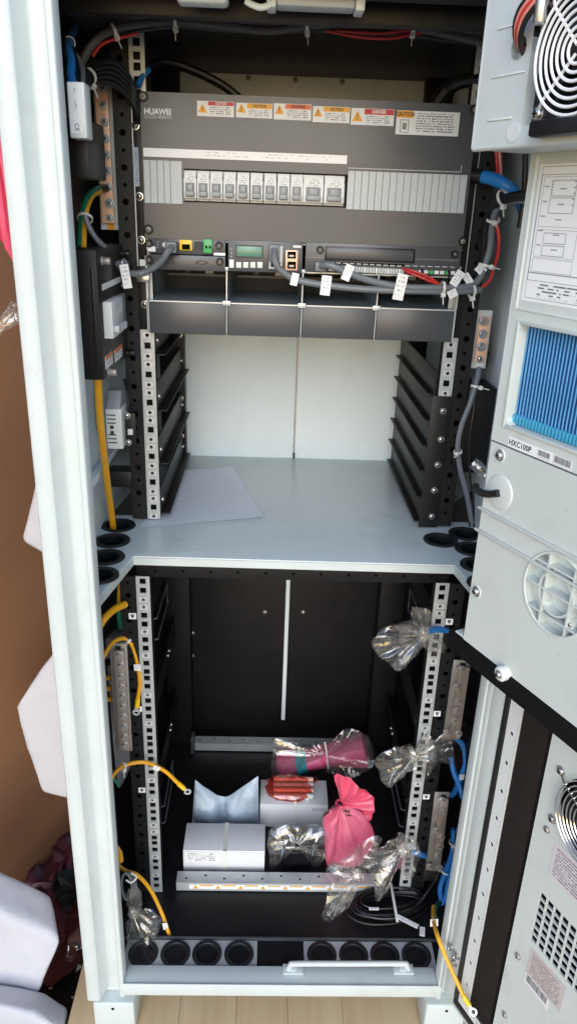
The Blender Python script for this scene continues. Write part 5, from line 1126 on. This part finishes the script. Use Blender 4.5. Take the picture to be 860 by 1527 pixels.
def fy(px_, py_, z=ZB): return at(px_, py_, FZ(z)).y
# ---- cartons on the floor
def carton(name, label, x0, x1, y0, y1, z1):
    b = thing(name, label, 'box', ((x0 + x1) / 2, (y0 + y1) / 2, ZB)); build(MB().box(x0, x1, y0, y1, ZB + .5, z1), 'carton', 'carton_white', parent=b, bev=1.2)
    return b
A = carton('carton', 'larger white cardboard box behind the warning bar with a strap', -187, -32, 40, 108, -592)
fA = FC(40); build(MB().box(-183, -118, -622, -597, .2, .5), 'printed_label', 'print_small', fA, A); build(MB().box(-186.5, -32.5, 40.6, 41.4, -592.2, -591.9).box(-186, -33, 39.6, 39.95, -596.2, -595.6), 'lid_edge', 'ink_light', parent=A)
build(MB().box(-111, -104, 39.2, 39.9, ZB + .5, -591).box(-111, -104, 39.2, 109, -591.9, -591), 'strap', 'tie_white', parent=A)
y0 = fy(388, 1233); z1_ = FC(y0).uv(430, 1200)[1]; x0, x1 = FC(y0).uv(387.5, 1212)[0], FC(y0).uv(488.5, 1212)[0]; y1 = fy(430, 1163, z1_)
B = carton('carton', 'smaller white box under the red packet of bars', x0, x1, y0, y1, z1_)
text('printed_mark', 'RoHS', 13, 'ink_grey', FC(y0), x1 - 3, z1_ - 12, .4, B, 'LEFT', rot=math.pi)
build(MB().box(x0 + 3, x1 - 3, y0 - .6, y0 - .1, z1_ - 3.4, z1_ - 2.8), 'lid_edge', 'ink_light', parent=B)
xm = FC(y0).uv(440, 1200)[0]; build(MB().box(xm - 2.5, xm + 2.5, y0 - .9, y0 - .2, ZB + .5, z1_ + 20), 'strap', 'tie_white', parent=B)
zt_ = z1_
RP = thing('red_packet', 'transparent red packet of metal bars on the smaller white box', 'packet', ((x0 + x1) / 2, (y0 + y1) / 2, zt_))
for i in range(4):
    yy = y0 + 12 + i * 16; q0 = FC(yy).uv(408, 1198 - i * 9)[0]; q1 = FC(yy).uv(466, 1198 - i * 9)[0]
    build(MB().cyl((q0, yy, zt_ + 12), 5.5, q1 - q0, 14, axis=0).cyl((q0 + 8, yy, zt_ + 9), 7, 9, 14, axis=0).cyl((q1 - 18, yy, zt_ + 9), 7, 9, 14, axis=0), 'metal_bar', 'copper' if i % 2 else 'light_grey', parent=RP, smooth=True)
lump(RP, 'film', 'red_film', Vector(((x0 + x1) / 2 - 8, (y0 + y1) / 2, zt_ + 13)), (Vector((47, 0, 0)), Vector((0, 38, 0)), Vector((0, 0, 9))), 4, .22, .04, power=.75)
lobe(RP, 'film_edge', 'red_film', Vector(((x0 + x1) / 2 + 8, (y0 + y1) / 2 + 20, zt_ + 22)), PX([(398, 1170), (402, 1160), (440, 1158), (472, 1160), (470, 1172)], y1 - 6), 2, 3, 5)
# ---- pale blue pillow packet
yp_ = fy(335, 1230) - 4
PP = thing('desiccant_packet', 'pale blue crinkled packet pinched in the middle standing behind the carton', 'packet', tuple(at(335, 1232, FC(yp_))))
vs = []; n_, k_ = 30, 18
top = [(291, 1163), (300, 1170), (313, 1179), (325, 1186), (334, 1188), (343, 1186), (356, 1177), (372, 1166), (385, 1157)]
tp = spline([at(a, b, FC(yp_)) for a, b in top], 8); bl_, br_ = at(286, 1232, FC(yp_)), at(386, 1230, FC(yp_))
mb = MB()
for sg in (-1, 1):
    vs = []
    for j in range(k_ + 1):
        for i in range(n_ + 1):
            t = i / n_; s_ = j / k_; T = tp[int(t * (len(tp) - 1))]; p = bl_.lerp(br_, t).lerp(T, s_)
            th = (math.sin(math.pi * t) ** .5 if 0 < t < 1 else 0) * (math.sin(math.pi * min(1, s_ * .92 + .08)) ** .6) * 24
            pin = 1 - .85 * math.exp(-((t - .47) * 11) ** 2) * (s_ > .15)
            cr = noise.noise(Vector((p.x * .07, p.z * .07, sg * 3))) * 4 + noise.noise(Vector((p.x * .18, p.z * .18, sg * 5))) * 2
            vs.append(p + Vector((0, sg * th * pin + sg * 0, 0)) + Vector((cr * .3, cr, cr * .2)) * (1 if 0 < i < n_ and 0 < j < k_ else .2))
    mb.add(vs, [(j * (n_ + 1) + i, j * (n_ + 1) + i + 1, (j + 1) * (n_ + 1) + i + 1, (j + 1) * (n_ + 1) + i) for j in range(k_) for i in range(n_)])
build(mb, 'pouch', 'packet_blue', parent=PP, smooth=True, ang=80)
# ---- pink foam roll at the back
yr = fy(480, 1170) + 20; fR = FC(yr)
PR = thing('pink_roll', 'pink padded roll with a teal band wrapped in clear film at the back', 'wrapped roll', tuple(at(480, 1170, fR)))
def roll(par, name, m, a, b, ra, rb, seed):
    ax = (b - a); L = ax.length; ax.normalize(); u_ = Vector((0, -1, 0)); v_ = ax.cross(u_).normalized(); u_ = v_.cross(ax)
    vs = []; n = 24; k = 14
    for j in range(k + 1):
        t = j / k; rr = ra + (rb - ra) * t
        if j in (0, k): rr *= .55
        for i in range(n):
            an = 2 * math.pi * i / n; q = rr * (1 + .12 * math.sin(an * 3 + seed + t * 2) + .1 * noise.noise(Vector((math.cos(an) * 1.5, math.sin(an) * 1.5, t * 5 + seed))))
            vs.append(a + ax * L * t + u_ * q * math.cos(an) + v_ * q * math.sin(an))
    fs = [(j * n + i, j * n + (i + 1) % n, (j + 1) * n + (i + 1) % n, (j + 1) * n + i) for j in range(k) for i in range(n)] + [list(range(n))[::-1], list(range(k * n, (k + 1) * n))]
    return build(MB().add(vs, fs), name, m, parent=par, smooth=True, ang=60)
p0, p1, p2 = at(412, 1142, fR), at(486, 1128, fR), at(548, 1116, fR)
roll(PR, 'padding', 'pink_roll', p0, p1, 26, 26, 1); roll(PR, 'padding', 'pink_roll', p1 - (p2 - p1) * .1, p2, 22, 40, 2.4)
ba = at(441, 1137, fR); bb = at(459, 1134, fR); roll(PR, 'band', 'teal', ba, bb, 28.5, 28.5, 1)
lobe(PR, 'film', 'clear_film', at(486, 1126, FC(yr - 34)), PX([(408, 1165), (404, 1130), (412, 1102), (450, 1112), (486, 1108)], yr - 30), 4, 6, 11)
lobe(PR, 'film', 'clear_film', at(487, 1126, FC(yr - 36)), PX([(486, 1150), (520, 1160), (556, 1140), (548, 1100), (520, 1088), (488, 1108)], yr - 40), 4, 8, 12)
build(MB().tube(pts([(484, 1106, yr - 34), (487, 1124, yr - 42), (489, 1146, yr - 34)]), 1.8, 6), 'tie', 'tie_white', parent=PR, smooth=True)
# ---- pink bag tied at the neck
yk = fy(520, 1292); K = at(508, 1198, FC(yk + 10))
PB = thing('pink_bag', 'bright pink plastic bag tied at its neck with a small black print', 'bag', tuple(at(520, 1292, FC(yk))))
lobe(PB, 'mouth', 'pink_bright', K, PX([(499, 1160), (508, 1157), (530, 1170), (548, 1184), (558, 1192), (554, 1212), (546, 1221), (522, 1218)], yk - 6), 8, 9, 21, crump=1.2)
lobe(PB, 'belly', 'pink_bag', K, PX([(492, 1206), (484, 1222), (484, 1272), (494, 1294), (528, 1292), (550, 1272), (557, 1240), (538, 1208)], yk - 14), 6, 20, 22, crump=1.2)
build(MB().ring((0, 0, 0), 9, 2.5, 20, 8), 'tie', 'pink_bright', F(K, X, Y, Z), PB, smooth=True)
f = FC(yk - 42); u, v = f.uv(519, 1212); 
for i, (a_, b_, c_, d_) in enumerate(((-9, 2, 3, 6), (-6, -3, 8, 1.5), (-2, -8, 6, -5), (-12, 6, 0, 8.4))): build(MB().box(u + a_, u + c_, v + min(b_, d_), v + max(b_, d_), 0, .4), 'print_mark', 'ink_dark', f, PB) if i in (0, 2) else build(MB().ring((u + a_ + 4, v + b_, .2), 3.2, .7, 16, 4), 'print_mark', 'ink_dark', f, PB)
# ---- black foil bag
yb2 = fy(440, 1300) + 10
BF2 = thing('foil_bag', 'crumpled black parts bag in clear film beside the carton', 'bag', tuple(at(440, 1300, FC(yb2))))
lump(BF2, 'body', 'foil_black', at(443, 1268, FC(yb2 + 12)), (Vector((44, 0, 0)), Vector((0, 20, 0)), Vector((0, 0, 30))), 9, .3, .045, power=.7)
lobe(BF2, 'film', 'clear_film', at(442, 1262, FC(yb2 - 14)), PX([(404, 1300), (400, 1262), (404, 1236), (440, 1230), (486, 1236), (488, 1270), (470, 1298)], yb2 - 6), 5, 8, 31)
for i, (a_, b_) in enumerate(((424, 1262), (470, 1258))): build(MB().tube(pts([(a_ - 6, b_ + 26, yb2 - 14), (a_, b_, yb2 - 18), (a_ + 4, b_ - 10, yb2 - 14)]), 3.4, 8), 'metal_part', 'chrome', parent=BF2, smooth=True)
# ---- clear bags tied round cable ends
def clear_bag(label, K, lobes, seed):
    b = thing('clear_bag', label, 'bag', tuple(K))
    for i, (rim, am, bu) in enumerate(lobes): lobe(b, 'film', 'clear_film', K, rim, am, bu, seed + i, crump=1.0)
    lump(b, 'knot', 'knot_film', K, (Vector((9, 0, 3)), Vector((0, 8, 0)), Vector((-3, 0, 13))), seed, .5, .09)
    return b
clear_bag('topmost clear plastic bag knotted on the lower right rail', at(631, 946, FC(-24)), [(PX([(640, 935), (600, 930), (556, 951), (562, 976), (575, 985), (592, 1003), (612, 985), (628, 962)], -44), 7, 10), (PX([(620, 940), (614, 910), (630, 906), (642, 912), (640, 935)], -30), 3, 3), (PX([(640, 935), (656, 950), (664, 966), (652, 976), (640, 972), (628, 962)], -18), 4, 6)], 41)
clear_bag('clear plastic bag with white knot halfway down the right rail', at(616, 1126, FC(-30)), [(PX([(614, 1112), (585, 1118), (557, 1132), (564, 1150), (580, 1175), (600, 1155), (618, 1142)], -46), 6, 9), (PX([(622, 1110), (633, 1092), (648, 1110), (650, 1130), (636, 1162), (626, 1148)], -36), 5, 8), (PX([(640, 1110), (662, 1096), (676, 1112), (674, 1140), (655, 1128), (640, 1130)], -10), 6, 8)], 51)
clear_bag('clear plastic bag with milky knot near the foot of the right rail', at(600, 1268, FC(-34)), [(PX([(596, 1252), (570, 1262), (542, 1272), (536, 1290), (552, 1300), (562, 1342), (580, 1320), (604, 1290)], -60), 8, 10), (PX([(590, 1262), (592, 1246), (606, 1242), (622, 1256), (626, 1280), (612, 1312), (600, 1300)], -40), 6, 9)], 61)
clear_bag('long clear bag draped over the front warning bar beside the pink bag', at(532, 1306, FC(-30)), [(PX([(520, 1296), (494, 1318), (484, 1350), (477, 1385), (500, 1372), (525, 1340), (538, 1318)], -60), 7, 8), (PX([(538, 1320), (556, 1290), (568, 1246), (545, 1252), (520, 1272), (488, 1296), (490, 1310), (516, 1312)], -26), 6, 12)], 71)
clear_bag('clear plastic bag round the grey coil end at lower left', at(199, 1362, FC(-100)), [(PX([(190, 1345), (192, 1326), (204, 1324), (214, 1344), (208, 1362)], -112), 5, 6), (PX([(204, 1362), (222, 1358), (243, 1370), (232, 1392), (226, 1408), (206, 1416), (190, 1400), (188, 1372)], -112), 6, 10)], 81)
# ---- sheet of paper on the shelf
q = [at(208, 789, FZ(ZS)), at(394, 774, FZ(ZS)), at(346, 699, FZ(ZS)), at(262, 703, FZ(ZS))]
ex = (q[1] - q[0]).normalized(); ey = Z.cross(ex); fp_ = F(q[0], ex, ey, Z); mb = MB(); vs = []; n_ = 14
for j in range(n_ + 1):
    for i in range(n_ + 1):
        s_, t = i / n_, j / n_; p = q[0].lerp(q[1], s_).lerp(q[3].lerp(q[2], s_), t) - q[0]
        vs.append((p.dot(ex), p.dot(ey), 2.2 + 1.6 * noise.noise(Vector((s_ * 3, t * 3, 2))) + 9 * max(0, s_ - .75) ** 1.5 * 4 * (t + .2) * .5 + 5 * max(0, .15 - t) * 3 * s_))
mb.add(vs, [(j * (n_ + 1) + i, j * (n_ + 1) + i + 1, (j + 1) * (n_ + 1) + i + 1, (j + 1) * (n_ + 1) + i) for j in range(n_) for i in range(n_)])
o = build(mb, 'paper_sheet', 'print_sheet', fp_, smooth=True); tag(o, 'bluish printed sheet of paper lying on the shelf by the left rail', 'paper')

# ================================================================ outside, left: pallet, card wall, foam, scraps
PAL = thing('pallet', 'pale wooden pallet of long planks under the cabinet', 'pallet', (0, 0, -880))
x = -362; i = 0
for w_ in (96, 92, 98, 90, 96, 180, 150, 110):
    o = build(MB().box(x + .3, x + w_ - .3, -640 + random.uniform(-6, 6), 640, -782, -760.4 - random.uniform(0, 1.5)), 'plank', 'plank_wood', parent=PAL, bev=.6); x += w_
for y in (-600, -60, 560): build(MB().box(-355, x - 4, y, y + 90, -868, -782.4), 'bearer', 'plank_wood', parent=PAL, bev=2)
o = build(MB().tube([Vector((-190, -60, -757)), Vector((-150, -50, -753)), Vector((-110, -44, -756))], 5, 6, 6, flat=.4), 'wood_splinter', 'plank_wood', smooth=True); tag(o, 'thin curled wood splinter on the pallet under the sill', 'splinter')
ga = at(-40, 1420, FZ(-880)); gb = at(140, 1205, FZ(-880)); dr = (gb - ga).normalized(); nn = Vector((dr.y, -dr.x, 0))
mb = MB(); vs = []; n_, k_ = 24, 20; L0, L1 = -700, (gb - ga).length + 500
for sgn in (0, 6):
    for j in range(k_ + 1):
        for i in range(n_ + 1):
            s_ = L0 + (L1 - L0) * i / n_; z = 1750 * j / k_; p = ga + dr * s_ + nn * (-sgn + 26 * math.sin(s_ * .0035 + z * .0012) + 10 * noise.noise(Vector((s_ * .004, z * .003, 1)))) + nn * (-60 * (z / 1750) ** 2)
            vs.append((p.x, p.y, -880 + z))
W_ = n_ + 1; H1 = (k_ + 1) * W_
mb.add(vs, [(j * W_ + i, j * W_ + i + 1, (j + 1) * W_ + i + 1, (j + 1) * W_ + i) for j in range(k_) for i in range(n_)] + [(H1 + j * W_ + i, H1 + (j + 1) * W_ + i, H1 + (j + 1) * W_ + i + 1, H1 + j * W_ + i + 1) for j in range(k_) for i in range(n_)] + [(k_ * W_ + i, k_ * W_ + i + 1, H1 + k_ * W_ + i + 1, H1 + k_ * W_ + i) for i in range(n_)])
o = build(mb, 'cardboard_sheet', 'cardboard', smooth=True); tag(o, 'tall brown cardboard sheet standing to the left of the cabinet', 'cardboard')
def foam(label, poly, y, depth, shift, shrink=.8, bev=12):
    P = [FC(y).uv(a, b) for a, b in poly]; a_ = sum(P[i][0] * P[(i + 1) % len(P)][1] - P[(i + 1) % len(P)][0] * P[i][1] for i in range(len(P)))
    if a_ < 0: P = P[::-1]
    cx, cy = sum(p[0] for p in P) / len(P), sum(p[1] for p in P) / len(P); n = len(P)
    vs = [(p[0], p[1], 0) for p in P] + [(cx + (p[0] - cx) * shrink + shift[0], cy + (p[1] - cy) * shrink + shift[1], -depth) for p in P]
    fs = [list(range(n)), list(range(n, 2 * n))[::-1]] + [((i + 1) % n, i, n + i, n + (i + 1) % n) for i in range(n)]
    o = build(MB().add(vs, fs), 'foam_block', 'foam_white', FC(y), bev=bev, seg=3); tag(o, label, 'foam block')
    bm = bmesh.new(); bm.from_mesh(o.data); bmesh.ops.triangulate(bm, faces=bm.faces[:])
    for _ in range(3): bmesh.ops.subdivide_edges(bm, edges=[e for e in bm.edges if e.calc_length() > .02], cuts=1, use_grid_fill=True)
    bm.normal_update()
    for v in bm.verts: v.co += v.normal * (.0018 * noise.noise(v.co * 12) + .0012 * noise.noise(v.co * 60))
    bm.to_mesh(o.data); bm.free(); o.data.polygons.foreach_set('use_smooth', [True] * len(o.data.polygons)); o.data.set_sharp_from_angle(angle=1.0)
foam('small white foam wedge showing beside the jamb at mid height', [(66, 676), (50, 722), (30, 808), (70, 834), (130, 832), (130, 684)], 140, 110, (20, 0), .9)
foam('large faceted white foam block beside the lower jamb', [(92, 952), (56, 1002), (20, 1056), (38, 1118), (60, 1184), (110, 1197), (170, 1200), (170, 952)], 70, 160, (40, -30), .85)
foam('white foam slab standing at the lower left corner', [(-60, 1340), (0, 1361), (95, 1404), (72, 1458), (48, 1515), (-60, 1490)], -140, 70, (-30, 30), .95)
foam('white foam piece at the very bottom left corner', [(-60, 1492), (0, 1500), (50, 1511), (92, 1536), (80, 1600), (-60, 1600)], -200, 60, (0, -30), .95)
PS = thing('pink_sheet', 'pink plastic sheet hanging at the upper left edge', 'sheet', tuple(at(0, 400, FC(0))))
lobe(PS, 'film', 'pink_sheet', at(-30, 40, FC(20)), PX([(-80, 300), (-20, 335), (10, 375), (36, 425), (36, 330), (26, 200), (14, 50)], 10), 10, 10, 91, crump=.8)
lobe(thing('clear_wrap', 'scrap of clear plastic film before the brown cardboard', 'film', tuple(at(10, 500, FC(60)))), 'film', 'clear_film', at(24, 462, FC(60)), PX([(36, 470), (30, 480), (8, 496), (-30, 520), (-30, 500), (0, 476), (16, 452), (30, 452)], 50), 4, 5, 95)
rn = random.Random(5)
for i, (a_, b_, m_, s_) in enumerate(((96, 1330, 'litter_pink', 70), (112, 1300, 'litter_pink', 60), (80, 1355, 'litter_green', 55), (118, 1340, 'litter_green', 50), (100, 1415, 'litter_red', 60), (112, 1385, 'litter_red', 50), (66, 1330, 'litter_pink', 45), (120, 1435, 'clear_film', 30))):
    c_ = at(a_, b_, FZ(-858)); t = thing('scrap', ('long pink scrap', 'upper pink scrap', 'dark green scrap', 'green scrap nearest the jamb', 'lower red scrap', 'red scrap', 'small pink scrap', 'shiny clear scrap')[i] + ' on the dark ground behind the foam slab', 'scrap', tuple(c_), 'scraps on the ground')
    rim = [c_ + Vector((s_ * math.cos(q) * rn.uniform(.6, 1.3), s_ * 1.2 * math.sin(q) * rn.uniform(.6, 1.3), rn.uniform(2, 50))) for q in [k * .8 for k in range(8)]]
    lobe(t, 'sheet', m_, c_ + Vector((0, 0, 20)), rim, 10, 6, 100 + i, 10, 30, (0, 0, 1), (1,))
gv = MB()
for i in range(420):
    p = at(rn.uniform(-40, 150), rn.uniform(1290, 1527), FZ(-862)); s_ = rn.uniform(2, 9); z = -862 + rn.uniform(0, 6)
    vs = [(p.x + rn.uniform(-s_, s_), p.y + rn.uniform(-s_, s_), z + rn.uniform(0, s_)) for _ in range(4)]
    gv.add(vs, [(0, 1, 2), (0, 2, 3), (0, 3, 1), (1, 3, 2)], 0 if i % 9 else 1)
o = build(gv, 'debris', ['soil', 'paper_white']); kind(o, 'stuff'); o['label'] = 'small dark debris scattered on the ground'
